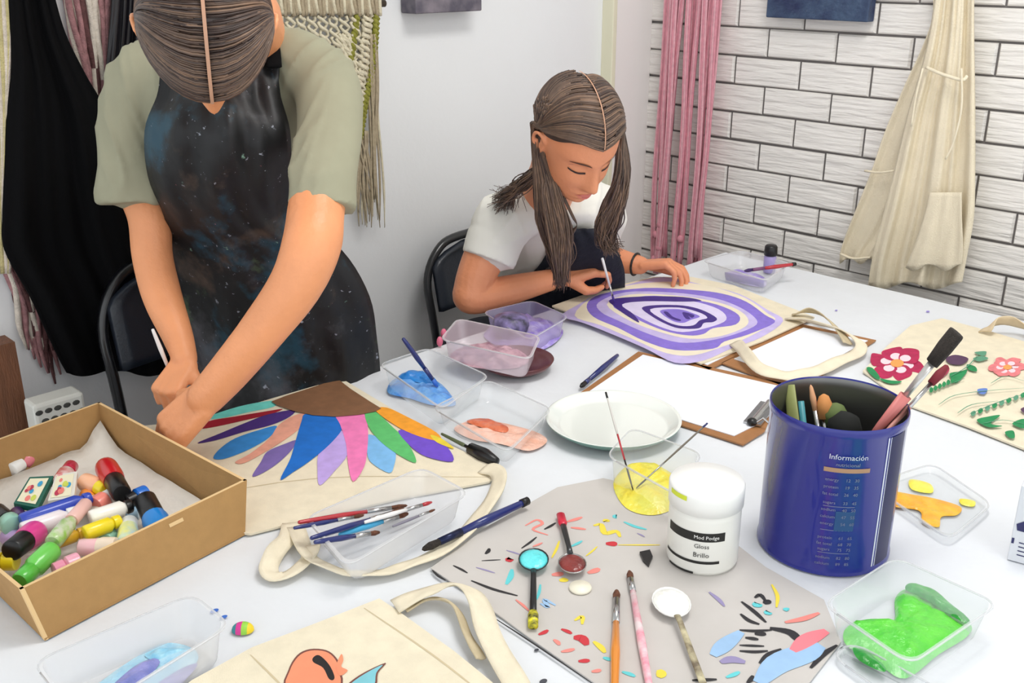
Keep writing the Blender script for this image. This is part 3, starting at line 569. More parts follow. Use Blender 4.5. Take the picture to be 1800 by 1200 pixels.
brush('thick navy brush with pale lettering leaning on the brush tray', Z(927, 880, .765), Z(742, 966, .765), .0058, NAVY, pm('navy_ferrule', (26, 34, 70), .3, metal=.5), DKBR, (.66, .85), endcap=BLACK)
brush('short navy brush lying left of the clipboard', Z(1086, 624, .757), Z(1020, 680, .757), .005, NAVY, NAVY, BLACK, (.8, .88))
brush('black tipped brush lying across the right edge of the sunflower tote', Z(776, 762, .758), Z(874, 812, .760), .003, pm('green_thin_handle', (90, 100, 70), .5), BLACK, BLACK, (.45, .55), tipr=.010)
for lab, a, b, r, mt in (('red handled brush on top in the clear brush tray', (524, 918, .8), (716, 888, .768), .0035, REDL), ('short navy brush under the red brush in the tray', (516, 928, .799), (640, 905, .78), .003, NAVY), ('long navy brush crossing the middle of the brush tray', (546, 946, .8), (712, 894, .77), .0038, NAVY), ('navy brush nearest the camera in the brush tray', (552, 953, .799), (668, 935, .775), .0036, NAVY),
        ('light blue handled brush in the brush tray', (596, 940, .783), (718, 902, .766), .004, pm('light_blue_lacquer', (70, 170, 216), .35)), ('white handled brush with red tip in the brush tray', (640, 918, .785), (760, 882, .77), .003, WH), ('grey handled brush at the far end of the brush tray', (690, 925, .768), (765, 895, .766), .002, pm('grey_lacquer', (130, 126, 140), .4))):
    brush(lab, Z(*a), Z(*b), r, mt, STEEL, REDL if 'red tip' in lab else BRIST)
brush('orange handled brush lying on the grey card', Z(1080, 1232, .757), Z(1084, 1036, .757), .0048, ORANGEL, STEEL, BRIST, (.68, .9))
brush('pink and white handled brush lying on the grey card', Z(1146, 1232, .757), Z(1106, 1002, .757), .0045, pm('pink_white_lacquer', (244, 226, 228), .35, 0, 60, rgb2=(240, 150, 170)), STEEL, BRIST, (.82, .92))
# white pencil-like brush in the standing person's hand is built with the person

# ================================================================== plate, jar, tin, small things
c = Z(1078, 735, .770); mb = MB(); mb.lathe([(0, .7512), (.08, .7512), (.094, .756), (.1125, .7695), (.1135, .7725), (.1115, .7735), (.107, .7715), (.094, .7600), (.088, .7588), (0, .7585)], (c[0], c[1], 0), 72, mis=[1, 1, 1, 1, 0, 0, 0, 0, 0])
tag(mb.build('plate', [pm('white_glaze', (236, 240, 234), .15, coat=.6), pm('green_glaze_underside', (104, 138, 128), .25)]), 'large round white plate with a greenish underside', 'plate')

def arc_patch(mb, c, R, a0, a1, z0, z1, mi, n=12, off=.0004):
    vs = []
    for z in (z0, z1):
        for k in range(n+1): a = a0+(a1-a0)*k/n; vs.append((c[0]+(R+off)*math.cos(a), c[1]+(R+off)*math.sin(a), z))
    mb.add(vs, [(k, k+1, n+2+k, n+1+k) for k in range(n)], mi)
def vang(c): return math.atan2(-c[1], -c[0])          # angle facing the viewer's side
def wrap_text(txt, c, R, ang, z, size, mat, parent, name='lettering', shear=0):
    """real letters wrapped round a cylinder"""
    cu = bpy.data.curves.new(name, 'FONT'); cu.body = txt; cu.size = size; cu.align_x = 'CENTER'; cu.resolution_u = 2
    o = bpy.data.objects.new(name, cu); C.objects.link(o); bpy.context.view_layer.update()
    me = bpy.data.meshes.new_from_object(o.evaluated_get(bpy.context.evaluated_depsgraph_get())); bpy.data.objects.remove(o)
    vs = [(v.co.x, v.co.y) for v in me.vertices]; fs = [tuple(p.vertices) for p in me.polygons]; bpy.data.meshes.remove(me)
    mb = MB(); mb.add([(c[0]+(R+.0009)*math.cos(ang+x/R), c[1]+(R+.0009)*math.sin(ang+x/R), z+y) for x, y in vs], fs)
    return mb.build(name, mat, parent, smooth=False)
jc = Z(1233, 981); jr = .0465; jar = thing('craft_jar', 'white screw top jar with a black banded label', 'jar', jc)
mb = MB(); mb.lathe([(0, .7505), (.040, .7505), (.0445, .753), (jr, .758), (jr, .828), (.0455, .833), (.043, .836), (.043, .838), (0, .838)], (jc[0], jc[1], 0), 56); jb = mb.build('body', pm('jar_white', (236, 235, 228), .3), jar)
mb = MB(); mb.lathe([(.0445, .837), (.0482, .838), (.0485, .864), (.046, .8685), (.02, .8695), (0, .8695)], (jc[0], jc[1], 0), 56); jl = mb.build('lid', WHITE, jar)
va = vang(jc); mb = MB()
arc_patch(mb, jc, jr, va-1.15, va+.62, .803, .8155, 0, 20); arc_patch(mb, jc, jr, va-1.25, va+.5, .7705, .7745, 0, 20); arc_patch(mb, jc, jr, va-1.05, va-.2, .7545, .7575, 0, 12)
lb = mb.build('label_band', [pm('label_black', (26, 26, 24), .5), WHITE], jb); TINK = pm('label_ink', (50, 50, 50), .5)
wrap_text('Mod Podge', jc, jr, va+.1, .8070, .0070, WHITE, jb); wrap_text('Gloss', jc, jr, va-.02, .7935, .0085, TINK, jb); wrap_text('Brillo', jc, jr, va-.02, .7805, .0095, TINK, jb)
mb = MB(); arc_patch(mb, jc, .0485, va-1.1, va-.5, .857, .8635, 0, 10, .0006); mb.build('paint_smear', pm('lime_paint', (214, 226, 60), .5), jl)

tc_ = np.array([1.1502, .5701, .75]); tr = .0855; tin = thing('storage_tin', 'tall open dark blue tin with small printed table', 'tin', tc_)
mb = MB(); H = .208
mb.lathe([(0, .7505), (.083, .7505), (.0868, .752), (.0868, .757), (tr, .7595), (tr, .75+H-.014), (.0872, .75+H-.012), (.0872, .75+H-.002), (.0862, .75+H), (.0846, .75+H-.002), (.0838, .75+H-.014), (.0838, .754), (0, .753)], (tc_[0], tc_[1], 0), 80, mis=[0]*9+[1]*3)
tinb = mb.build('body', [pm('tin_blue', (14, 26, 128), .25, coat=.5), pm('tin_inside', (124, 124, 122), .35, metal=.85)], tin, auto=60)
va = vang(tc_)-.10; mb = MB(); TP = [pm('tin_print_grey', (120, 124, 150), .5), pm('tin_print_gold', (166, 130, 100), .5), pm('tin_stripe', (206, 210, 226), .4), pm('tin_dark_panel', (22, 24, 74), .4), pm('tin_teal_panel', (24, 70, 120), .5)]
a0, a1 = va+.02, va+.62
arc_patch(mb, tc_, tr, a0-.02, a1+.04, .900, .906, 1, 16)
arc_patch(mb, tc_, tr, a1+.30, a1+.33, .76, .943, 2, 3); arc_patch(mb, tc_, tr, a1+.355, a1+.37, .76, .943, 2, 3); arc_patch(mb, tc_, tr, a1+.37, a1+.75, .76, .943, 3, 8)
arc_patch(mb, tc_, tr, a0+.22, a1-.1, .818, .846, 4, 10)
for zz_ in (.852, .818, .785): arc_patch(mb, tc_, tr, a0+.03, a1-.12, zz_, zz_+.0008, 0, 10)
mb.build('printed_panel', TP, tinb)
wrap_text('Información', tc_, tr, va+.33, .918, .0098, pm('tin_print_white', (200, 204, 220), .5), tinb); wrap_text('nutricional', tc_, tr, va+.33, .909, .0068, TP[0], tinb)
k = 0
for zz_ in (.888, .878, .868, .856, .846, .836, .826, .806, .797, .789, .777, .768):
    wrap_text(('energy', 'protein', 'fat total', 'sugars', 'sodium', 'calcium')[k % 6], tc_, tr, va+.13, zz_, .006, TP[0], tinb)
    wrap_text('%d   %d' % (12+k*7, 30+k*5), tc_, tr, va+.42, zz_, .006, TP[0], tinb); k += 1
# tools in the tin
def stick(name, label, cat, P, r, mat, flat=None):
    mb = MB(); mb.tube(P, r, 10, flat=flat); return tag(mb.build(name, mat), label, cat)
zb = .757
def intin(px, py, z, bx, by):  # top point by pixel and height, foot inside the tin near (bx,by)
    return Z(px, py, z), np.array([tc_[0]+bx, tc_[1]+by, zb])
a, b = intin(1388, 676, .952, -.02, .015); r_ = stick('palette_knife', 'pale green flat palette blade at the left inside the blue tin', 'palette knife', [a, a+(b-a)*.4, a+(b-a)*.5, b], [.008, .011, .004, .004], pm('pale_green', (150, 156, 96), .5), .3)
a, b = intin(1408, 705, .945, -.03, -.01); stick('craft_stick', 'teal stick leaning beside the pale green blade in the tin', 'stick', [a, b], .004, pm('teal_plastic', (60, 140, 150), .4))
a, b = intin(1425, 676, .955, -.01, -.03); brush('brush with peach tip standing in the middle of the blue tin', b, a, .0042, pm('white_worn', (220, 214, 200), .5), STEEL, pm('peach_bristle', (214, 160, 120), .8))
a, b = intin(1448, 692, .945, .005, -.01); brush('tan brush with orange bristles in the blue tin', b, a, .005, pm('tan_wood', (170, 120, 70), .5), STEEL, pm('orange_bristle', (206, 140, 80), .8), tipr=.009)
a, b = intin(1470, 708, .935, .02, .01); brush('olive bristled brush beside the black sponge in the blue tin', b, a, .006, pm('olive_wood', (90, 100, 50), .5), DKSTEEL, pm('olive_bristle', (96, 112, 62), .8), tipr=.014)
a, b = intin(1495, 726, .93, -.005, .03); brush('round black sponge brush standing in the blue tin', b, a, .006, BLACK, BLACK, pm('black_foam', (22, 24, 22), .9), (.7, .8), tipr=.019)
a, b = Z(1672, 592, 1.07), np.array([tc_[0]-.035, tc_[1]+.02, .80]); brush('wide flat brush with dark bristles leaning out of the blue tin', Z(1535, 765, .915), Z(1682, 584, 1.06), .007, pm('pink_white_wood', (206, 120, 116), .5), pm('bright_steel', (206, 204, 202), .3, metal=.7), DKBR, (.36, .72), flat=.45, tipr=.011)
brush('small red tipped brush leaning out of the blue tin', Z(1552, 765, .925), Z(1666, 642, 1.0), .0032, pm('pink_worn_wood', (200, 140, 130), .5), STEEL, pm('dark_red_bristle', (120, 24, 40), .7), (.3, .75), tipr=.005)

# white carton at the right edge with a dark blue emblem
ax = [nrm(Z(1860, 1008)-Z(1770, 983)), None, np.array([0, 0, 1.])]; ax[1] = np.cross(ax[2], ax[0])
p = Z(1770, 983); cc = p+ax[0]*.06+ax[1]*.03+np.array([0, 0, .055]); mb = MB(); mb.box(cc, (.12, .06, .11), ax); cb = tag(mb.build('carton', pm('white_carton', (222, 224, 228), .6), smooth=False, bevel=.001), 'white carton with a dark blue emblem at the right edge', 'carton')
mb = MB(); f0 = p-ax[1]*.0006
def fp(u, v): return f0+ax[0]*u+np.array([0, 0, v])
mb.add([fp(.003, .055), fp(.012, .062), fp(.026, .058), fp(.04, .062), fp(.04, .042), (fp(.02, .046)), fp(.005, .046)], [(0, 6, 5, 4, 3, 2, 1)]); mb.add([fp(.001, .034), fp(.004, .034), fp(.004, .026), fp(.001, .026)], [(0, 3, 2, 1)])
for k in range(4): mb.add([fp(.01, .03-.006*k), fp(.06, .03-.006*k), fp(.06, .0285-.006*k), fp(.01, .0285-.006*k)], [(0, 3, 2, 1)])
mb.build('emblem', pm('emblem_navy', (40, 40, 92), .5), cb, smooth=False)

# spoons
def spoon(label, bowl, end, br, col, paintc, hm, tipm, z=.7525, tail=None):
    b = Z(*bowl, z+.008); e = Z(*end, z+.006); d = nrm(e-b); s = nrm(np.cross(d, (0, 0, 1))); root = thing('spoon', label, 'spoon', b)
    mb = MB(); n = 20; rows = []
    for i in range(7):
        th = math.pi/2*i/6
        rows.append([b+d*br*1.3*math.cos(th)*math.cos(t)*1.0+s*br*math.cos(th)*math.sin(t)+np.array([0, 0, -.0075*math.sin(th)+.003]) for t in np.linspace(0, 2*math.pi, n+1)])
    mb.grid(rows, flip=True); mb.build('bowl', col, root, solid=.001)
    mb = MB(); n0 = b+d*br*1.25+np.array([0, 0, .003]); mb.tube([n0, n0+(e-n0)*.12+np.array([0, 0, .002]), n0+(e-n0)*.6, e], [.004, .0035, .0042, .0042], 10, flat=.5); h = mb.build('handle', hm, root)
    if tipm: mb = MB(); mb.tube([e-d*.028, e-d*.02, e+d*.004], [.0045, .0065, .006], 10, flat=.6); mb.build('handle_tip', tipm, root)
    if paintc:
        mb = MB(); mb.ell(b+np.array([0, 0, .001]), (br*1.2, br*.96, .006), [d, s, np.array([0, 0, 1.])], 18); mb.build('paint', paintc, root)
    return root
spoon('dark spoon holding turquoise paint with a yellow tipped handle', (938, 985), (937, 1098), .0195, DKSTEEL, wetpaint('turquoise_paint', (88, 220, 224), (110, 232, 236)), BLACK, pm('black_yellow_tip', (50, 50, 20), .4, 0, 120, rgb2=(230, 220, 40)))
spoon('dark steel spoon holding maroon paint with a red tipped handle', (1006, 992), (986, 906), .018, STEEL, wetpaint('maroon_paint', (108, 28, 28), (140, 50, 44)), DKSTEEL, pm('red_tip', (206, 30, 60), .3))
spoon('white plastic spoon with a brown twisted handle on the grey card', (1180, 1060), (1238, 1206), .023, WHITE, wetpaint('white_paint', (246, 246, 240), (250, 250, 246)), pm('twisted_handle', (206, 196, 160), .6, 0, 60, rgb2=(110, 96, 76)), None)
mb = MB(); c = Z(1020, 1034, .753); mb.lathe([(0, 0), (.0135, 0), (.0145, .0015), (.0135, .004), (0, .0045)], (c[0], c[1], .7525), 28); tag(mb.build('button', pm('cream_button', (240, 234, 214), .4)), 'round cream disc on the grey card below the maroon spoon', 'disc')
mb = MB(); mb.prism([Z(a, b) for a, b in ((1124, 976), (1142, 972), (1147, 984), (1140, 1000), (1130, 990))], .7525, .7560); tag(mb.build('chip', BLACK, smooth=False), 'small black triangular chip on the grey card left of the jar', 'chip')
# little striped clay piece
c = Z(427, 1107); cl = []
mb = MB(); n = 18
for i, mi in enumerate((0, 1, 2, 3)):
    rows = []
    for j in range(5):
        u = -1+2*(i+j/4)/4; rr = math.sqrt(max(0, 1-u*u)); rows.append([c+RR*u*.0135+np.array([fh[0], fh[1], 0])*rr*.010*math.cos(t)+np.array([0, 0, 1])*max(0, rr*.010*math.sin(t)) for t in np.linspace(0, math.pi, n)])
    mb.grid(rows, mi)
tag(mb.build('clay_piece', [pm('clay_teal', (50, 140, 150), .5), pm('clay_magenta', (220, 60, 150), .5), pm('clay_green', (150, 210, 70), .5), pm('clay_yellow', (240, 210, 40), .5)]), 'tiny rainbow striped clay piece on the cloth near the foreground tote', 'clay piece')
# pink scraps behind the pink container
blob(None, 'x', [(0, 0)]*3, CLEAR) if False else None
mb = MB()
for a, b in ((773, 600), (780, 586)): mb.ell(Z(a, b, .762)+np.array([0, 0, 0]), (.007, .006, .011), n=12)
tag(mb.build('clay_scrap', pm('pink_clay', (236, 120, 150), .5)), 'small pink lump at the cloth edge beside the pink stained container', 'clay scrap')
# lilac bottle in the back container
c = Z(1352, 474, .76); bt = thing('paint_bottle', 'small lilac bottle with a black cap in the back corner', 'bottle', c)
mb = MB(); mb.lathe([(0, 0), (.0135, 0), (.015, .004), (.015, .04), (.012, .046), (0, .046)], (c[0], c[1], .754), 24); mb.build('body', pm('lilac_label', (168, 156, 206), .4), bt)
mb = MB(); mb.lathe([(.0155, .044), (.0165, .046), (.0155, .066), (.012, .07), (0, .07)], (c[0], c[1], .754), 24); mb.build('cap', BLACK, bt)

# ================================================================== cardboard box of paints
TOPZ = .822; A_ = Z(36, 1036, TOPZ); B_ = Z(434, 843, TOPZ); C_ = Z(175, 706, TOPZ); D_ = A_+(C_-B_)
Ab = Z(79, 1126, .7505); Bb = Z(431, 940, .7505); Cb = C_+(Bb-B_)*.9; Cb[2] = .7505; Cb = np.array([C_[0]-.004, C_[1]-.012, .7505]); Db = Ab+(Cb-Bb)
box = thing('cardboard_box', 'open brown cardboard box full of paint bottles', 'box', (A_+B_+C_+D_)/4*np.array([1, 1, 0])+np.array([0, 0, .7505]))
def slab(mb, q, th, inward, mi=0, mie=1):
    """wall panel: q = [bottom a, bottom b, top b, top a]"""
    q = [np.array(p) for p in q]; inw = np.array(inward)*th; v = q+[p+inw for p in q]
    mb.add(v, [(0, 1, 2, 3), (7, 6, 5, 4), (1, 0, 4, 5)], mi); mb.add(v, [(3, 2, 6, 7), (2, 1, 5, 6), (0, 3, 7, 4)], mie)
cen = (A_+B_+C_+D_)/4
for nm, (tA, tB, bA, bB) in dict(front_panel=(A_, B_, Ab, Bb), side_panel=(B_, C_, Bb, Cb), back_panel=(C_, D_, Cb, Db), end_panel=(D_, A_, Db, Ab)).items():
    e = nrm(tB-tA); inn = np.array([-e[1], e[0], 0]); inn = inn if inn@(cen-tA) > 0 else -inn
    mb = MB(); slab(mb, (bA, bB, tB, tA), .0045, inn)
    if nm == 'front_panel':
        # narrow pale staple slot near the top
        u = (tB-tA); out = -inn*.0006; s0 = tA+u*.60; s1 = tA+u*.665; dn = (bA-tA)*.12
        mb.add([s0+out+dn*.9, s1+out+dn*.9, s1+out+dn*1.5, s0+out+dn*1.5], [(0, 1, 2, 3)], 1)
    mb.build(nm, [CARD, CARDE], box, smooth=False)
mb = MB(); mb.prism([Ab, Bb, Cb, Db], .7505, .7535); mb.build('base', CARD, box, smooth=False)
# paper liner
def inbox(u, v, z):  # u along front edge A->B, v from front to back
    k = (z-.7505)/(TOPZ-.7505); p00 = Ab+(A_-Ab)*k; p10 = Bb+(B_-Bb)*k; p11 = Cb+(C_-Cb)*k; p01 = Db+(D_-Db)*k
    q = p00*(1-u)*(1-v)+p10*u*(1-v)+p11*u*v+p01*(1-u)*v; return np.array([q[0], q[1], z])
rows = []
for i in range(21):
    r = []
    for j in range(17):
        u = .03+.94*i/20; v = .03+.94*j/16; e = min(i, 20-i, j, 16-j); z = .7555+(.010 if e == 0 else .003 if e == 1 else 0)+(.03*math.exp(-((u-.97)**2+(v-.97)**2)/.004))+abs(noise3((u*6, v*5, 1)))*.006
        r.append(inbox(u, v, z))
    rows.append(r)
mb = MB(); mb.grid(rows); tag(mb.build('liner_paper', pm('liner_paper_white', (232, 226, 216), .85, .1, 12, .8, 18), solid=.0006), 'crumpled off white paper lining the cardboard box', 'paper')
def bottle(label, p0, p1, r, body, cap, capk=.7, name='paint_bottle', cat='bottle', z=.782, z1=None, neck=.62):
    a = Z(*p0, z); b = Z(*p1, z1 or z); root = thing(name, label, cat, a); L = lambda t: a+(b-a)*t
    mb = MB(); mb.tube([L(0), L(.02), L(.08), L(capk-.12), L(capk-.03), L(capk)], [r*.8, r*.95, r, r, r*neck, r*neck], 20); mb.build('body', body, root, auto=50)
    mb = MB(); mb.tube([L(capk-.01), L(capk), L(.97), L(1)], [r*.8, r*.86, r*.82, r*.7], 20); mb.build('cap', cap, root, auto=50); return root
def bc_(n, rgb, **k): return pm('bottle_'+n, rgb, .3, coat=.3, **k)
bottle('red bottle with a black cap highest in the cardboard box', (186, 820), (214, 868), .0165, bc_('red', (206, 24, 36)), BLACK, .55, z=.79, z1=.802, neck=.9)
bottle('blue and yellow bottle with a big black cap at the box side', (282, 932), (254, 876), .018, bc_('cyan', (22, 128, 206)), BLACK, .42, z=.782, z1=.80, neck=.9)
bottle('small blue bottle with a dark cap behind the black capped one', (258, 866), (222, 882), .0125, bc_('blue2', (30, 110, 206)), BLACK, .6, z=.79)
bottle('long slim royal blue stick across the box', (36, 916), (160, 874), .0105, bc_('royal', (46, 72, 180)), bc_('royal', (46, 72, 180)), .9, z=.798)
bottle('white and pale pink bottle below the royal blue stick', (38, 934), (140, 900), .0125, bc_('white', (244, 236, 238)), WHITE, .8, z=.79)
bottle('clear green glitter tube with a pink cap', (92, 954), (152, 884), .011, bc_('glitter', (150, 200, 90), rgb2=(210, 216, 190), vs=90), bc_('pinkcap', (236, 190, 180)), .55, z=.802)
bottle('yellow tube lying in the middle of the box', (148, 938), (212, 914), .0105, bc_('yellow', (246, 222, 30)), bc_('yellow', (246, 222, 30)), .8, z=.795)
bottle('amber tube tucked under the green glitter tube', (90, 956), (150, 934), .009, bc_('amber', (206, 160, 40)), bc_('amber2', (230, 180, 60)), .8, z=.789)
bottle('bottle with a pale pink round cap near the front of the box', (205, 962), (140, 962), .0135, bc_('cream', (244, 224, 200)), bc_('blush', (250, 196, 200)), .5, z=.79, neck=.9)
bottle('light green bottle in the front corner of the box', (92, 966), (34, 1022), .0135, bc_('green', (110, 206, 84)), bc_('green2', (90, 196, 70)), .66, z=.798)
bottle('pink bottle beside the light green bottle', (140, 986), (94, 1004), .0125, bc_('pink', (248, 176, 196)), bc_('pink2', (240, 150, 176)), .6, z=.788)
bottle('magenta bottle with a large black cap in the front of the box', (64, 934), (20, 968), .0165, bc_('magenta', (226, 70, 150)), BLACK, .5, z=.79, z1=.804, neck=.9)
bottle('yellow bottle at the front left corner of the box', (30, 985), (-14, 985), .0125, bc_('yellow', (246, 222, 30)), bc_('yellow', (246, 222, 30)), .6, z=.786)
bottle('dark bottle with a black cap at the left edge of the picture', (24, 925), (-6, 898), .0145, bc_('mint', (150, 200, 180)), BLACK, .4, z=.79)
bottle('peach bottle behind the royal blue stick', (148, 846), (186, 862), .0135, bc_('peach', (250, 190, 150)), bc_('yellow', (246, 222, 30)), .7, z=.784)
bottle('coral bottle with a white neck in the middle of the box', (166, 890), (200, 868), .0135, bc_('coral', (246, 140, 124)), WHITE, .6, z=.786)
bottle('white tube with a black cap end beside the yellow tube', (158, 912), (232, 888), .0115, bc_('ivory', (246, 242, 232)), BLACK, .86, z=.796)
bottle('small pale yellow and blue jar at the front wall of the box', (222, 958), (228, 916), .013, bc_('paleyellow', (236, 236, 140), rgb2=(180, 214, 226), vs=50), bc_('pale', (226, 230, 226)), .7, z=.788, neck=.9)
bottle('red and white bottle at the back of the box', (104, 852), (126, 818), .0125, bc_('redwhite', (226, 90, 96), rgb2=(246, 226, 220), vs=60), bc_('crimson', (196, 30, 70)), .7, z=.786)
bottle('violet bottle under the left end of the royal blue stick', (52, 930), (28, 900), .0115, bc_('violet', (110, 50, 140)), bc_('violet2', (70, 30, 96)), .6, z=.784)
bottle('rose bottle lying flat against the back wall of the box', (60, 800), (20, 826), .0125, bc_('rose', (232, 130, 140)), WHITE, .6, z=.772)
bottle('cream bottle with an orange cap between the coral and red bottles', (176, 905), (150, 868), .0115, bc_('cream', (244, 224, 200)), bc_('orangecap', (246, 150, 60)), .7, z=.776)
bottle('pale green bottle under the yellow tube', (186, 952), (206, 930), .0115, bc_('mint', (150, 200, 180)), WHITE, .6, z=.776)
bottle('small white capped bottle beside the blue ring cap', (244, 900), (206, 905), .011, bc_('paleblue', (170, 206, 230)), WHITE, .6, z=.772)
bottle('lavender bottle in the shadow of the magenta one', (8, 942), (60, 950), .011, bc_('lavender', (196, 170, 220)), WHITE, .7, z=.774)
def card(label, q, cols, seed, z=.794):
    P = [Z(a, b, z+dz) for a, b, dz in q]; root = thing('picture_card', label, 'card', P[0]); mb = MB(); mb.add(P+[p-np.array([0, 0, .008]) for p in P], [(0, 1, 2, 3), (7, 6, 5, 4), (0, 4, 5, 1), (1, 5, 6, 2), (2, 6, 7, 3), (3, 7, 4, 0)], 0)
    b = mb.build('card_box', [cols[0]], root, smooth=False); rs = np.random.RandomState(seed); mb = MB()
    L = lambda u, v: P[0]*(1-u)*(1-v)+P[1]*u*(1-v)+P[2]*u*v+P[3]*(1-u)*v+np.array([0, 0, .0006])
    mb.add([L(.08, .08), L(.86, .08), L(.86, .92), L(.08, .92)], [(0, 1, 2, 3)], 0)
    for k in range(9):
        u, v = rs.uniform(.2, .75), rs.uniform(.2, .8); s = rs.uniform(.06, .14)
        mb.add([L(u+s*math.cos(t), v+s*math.sin(t))+np.array([0, 0, .0003+.0001*k]) for t in np.linspace(0, 6.28, 9)[:-1]], [tuple(range(8))], 1+k % 4)
    mb.build('card_picture', [pm('card_cream', (240, 232, 200), .6), pm('card_pink', (236, 130, 120), .6), pm('card_blue', (60, 160, 206), .6), pm('card_lime', (206, 216, 90), .6), pm('card_red', (190, 50, 80), .6)], b, smooth=False)
card('dark green edged picture card box standing in the paint box', [(24, 884, 0), (66, 892, 0), (94, 836, .004), (52, 838, .004)], [pm('card_green', (20, 96, 78), .5)], 2)
card('second colourful picture card beside the green edged one', [(84, 880, 0), (130, 874, 0), (136, 828, .004), (98, 834, .004)], [pm('card_white_edge', (230, 226, 214), .6)], 5)

# ================================================================== yarn and garments on the walls
def yarn(P, r=.003, mb=None, mi=0, n=6): mb.tube(cr(P, 5), r, n, mi)
# pink hanging on the brick wall
PK = [pm('pink_yarn', (230, 154, 168), .85, .15, 80, .4, 500), pm('pink_yarn_light', (240, 180, 190), .85, .15, 80, .4, 500)]
ph = thing('yarn_hanging', 'pink yarn wall hanging with long loose strands on the brick wall', 'wall hanging', PX(1200, 465, XB-.04))
mb = MB(); tops = [1176, 1184, 1192, 1199, 1206, 1216, 1226, 1236, 1244, 1252, 1258, 1264, 1270]; bots = [1146, 1152, 1158, 1166, 1154, 1186, 1194, 1192, 1216, 1222, 1210, 1228, 1226]; by = [470, 480, 476, 450, 478, 476, 456, 474, 480, 462, 476, 452, 478]
for i, (a, b, y) in enumerate(zip(tops, bots, by)):
    x = XB-.03-.01*(i % 3); P = []
    for k in range(7):
        t = k/6; P.append(PX(a+(b-a)*t+4*math.sin(i*2.1+t*7)*t, -60+(y+60)*t, x))
    mb.tube(cr(P, 4), [.0068]*20+[.0076]*5, 8, i % 2)
    for j in range(2): mb.tube(cr([p+np.array([-.003, (.006 if j else -.006), 0]) for p in P], 3), .0035, 6, (i+1) % 2)
mb.build('strands', PK, ph)
mb = MB()
for i, (px, py) in enumerate(((1152, 412), (1158, 436), (1150, 455), (1196, 420), (1160, 395))): c = PX(px, py, XB-.05); mb.ell(c, (.009, .011, .012), n=12)
mb.build('knots', PK, ph)
mb = MB(); mb.tube([PX(1155, -72, XB-.035), PX(1290, -66, XB-.035)], .009, 12); mb.build('dowel', pm('wood_dowel', (200, 160, 110), .6), ph)

def sheet(rows, place, nx=40, ny=6, amp=.01, freq=9, ph0=0, pinch=0):
    """hanging cloth: rows (y,xl,xr); place(px,py,offset)->point"""
    R_ = cr([np.array(r, float) for r in rows], ny); out = []
    for i, (y, xl, xr) in enumerate(R_):
        t = i/(len(R_)-1); r = []
        for k in range(nx+1):
            u = k/nx; o = amp*(math.sin(freq*u+ph0+1.2*t)+.5*math.sin(freq*2.3*u+ph0*2-2*t)+.35*math.sin(freq*4.1*u+t*3))*(.5+.6*t)
            yy = y+(0 if i < len(R_)-1 else 6*math.sin(u*11+ph0))
            r.append(place(xl+(xr-xl)*u, yy, o))
        out.append(r)
    return out
# cream aprons on the brick wall
ap = thing('hanging_apron', 'cream canvas apron with a patch pocket hung on the brick wall', 'apron', PX(1620, 500, XB-.06))
AP = pm('apron_canvas', (234, 222, 196), .9, .06, 20, .3, 400)
pl = lambda off: (lambda a, b, o: PX(a, b, XB-off-o*.8))
mb = MB(); mb.grid(sheet([(-80, 1655, 1712), (-10, 1645, 1712), (60, 1634, 1712), (120, 1620, 1713), (200, 1596, 1714), (300, 1572, 1714), (380, 1552, 1712), (450, 1534, 1700), (502, 1526, 1690)], pl(.06), amp=.018, freq=13)); mb.build('panel', AP, ap, solid=.002)
mb = MB(); rows = sheet([(338, 1634, 1690), (380, 1624, 1690), (430, 1608, 1692), (470, 1592, 1690)], pl(.088), nx=16, amp=.006, freq=6); mb.grid(rows); pk_ = mb.build('pocket', AP, ap, solid=.003)
mb = MB(); mb.tube(cr([PX(1628, 118, XB-.085), PX(1655, 130, XB-.095), PX(1690, 140, XB-.095), PX(1700, 134, XB-.085)], 6), .004, 8); mb.tube(cr([PX(1690, 120, XB-.1), PX(1690, 190, XB-.1), PX(1676, 250, XB-.1), PX(1662, 280, XB-.1)], 6), .0025, 6); mb.tube(cr([PX(1622, 120, XB-.1), PX(1610, 170, XB-.1), PX(1602, 222, XB-.1)], 6), .0025, 6)
mb.build('waist_tie', CANVAS, ap)
ap2 = thing('hanging_apron', 'second cream apron behind, its hem flaring left above the table', 'apron', PX(1500, 450, XB-.04))
mb = MB(); mb.grid(sheet([(-80, 1636, 1690), (20, 1640, 1690), (80, 1622, 1690), (150, 1590, 1685), (230, 1556, 1670), (300, 1532, 1650), (360, 1508, 1620), (410, 1488, 1590), (440, 1478, 1560), (458, 1476, 1545)], pl(.035), amp=.010, freq=7, ph0=2)); ap2p = mb.build('panel', AP, ap2, solid=.002)
mb = MB(); mb.tube(cr([PX(1478, 446, XB-.052), PX(1500, 454, XB-.056), PX(1530, 452, XB-.056)], 5), .006, 8, flat=.5); mb.tube(cr([PX(1520, 300, XB-.055), PX(1545, 303, XB-.06), PX(1572, 300, XB-.06)], 5), .003, 6); mb.build('hem', AP, ap2)
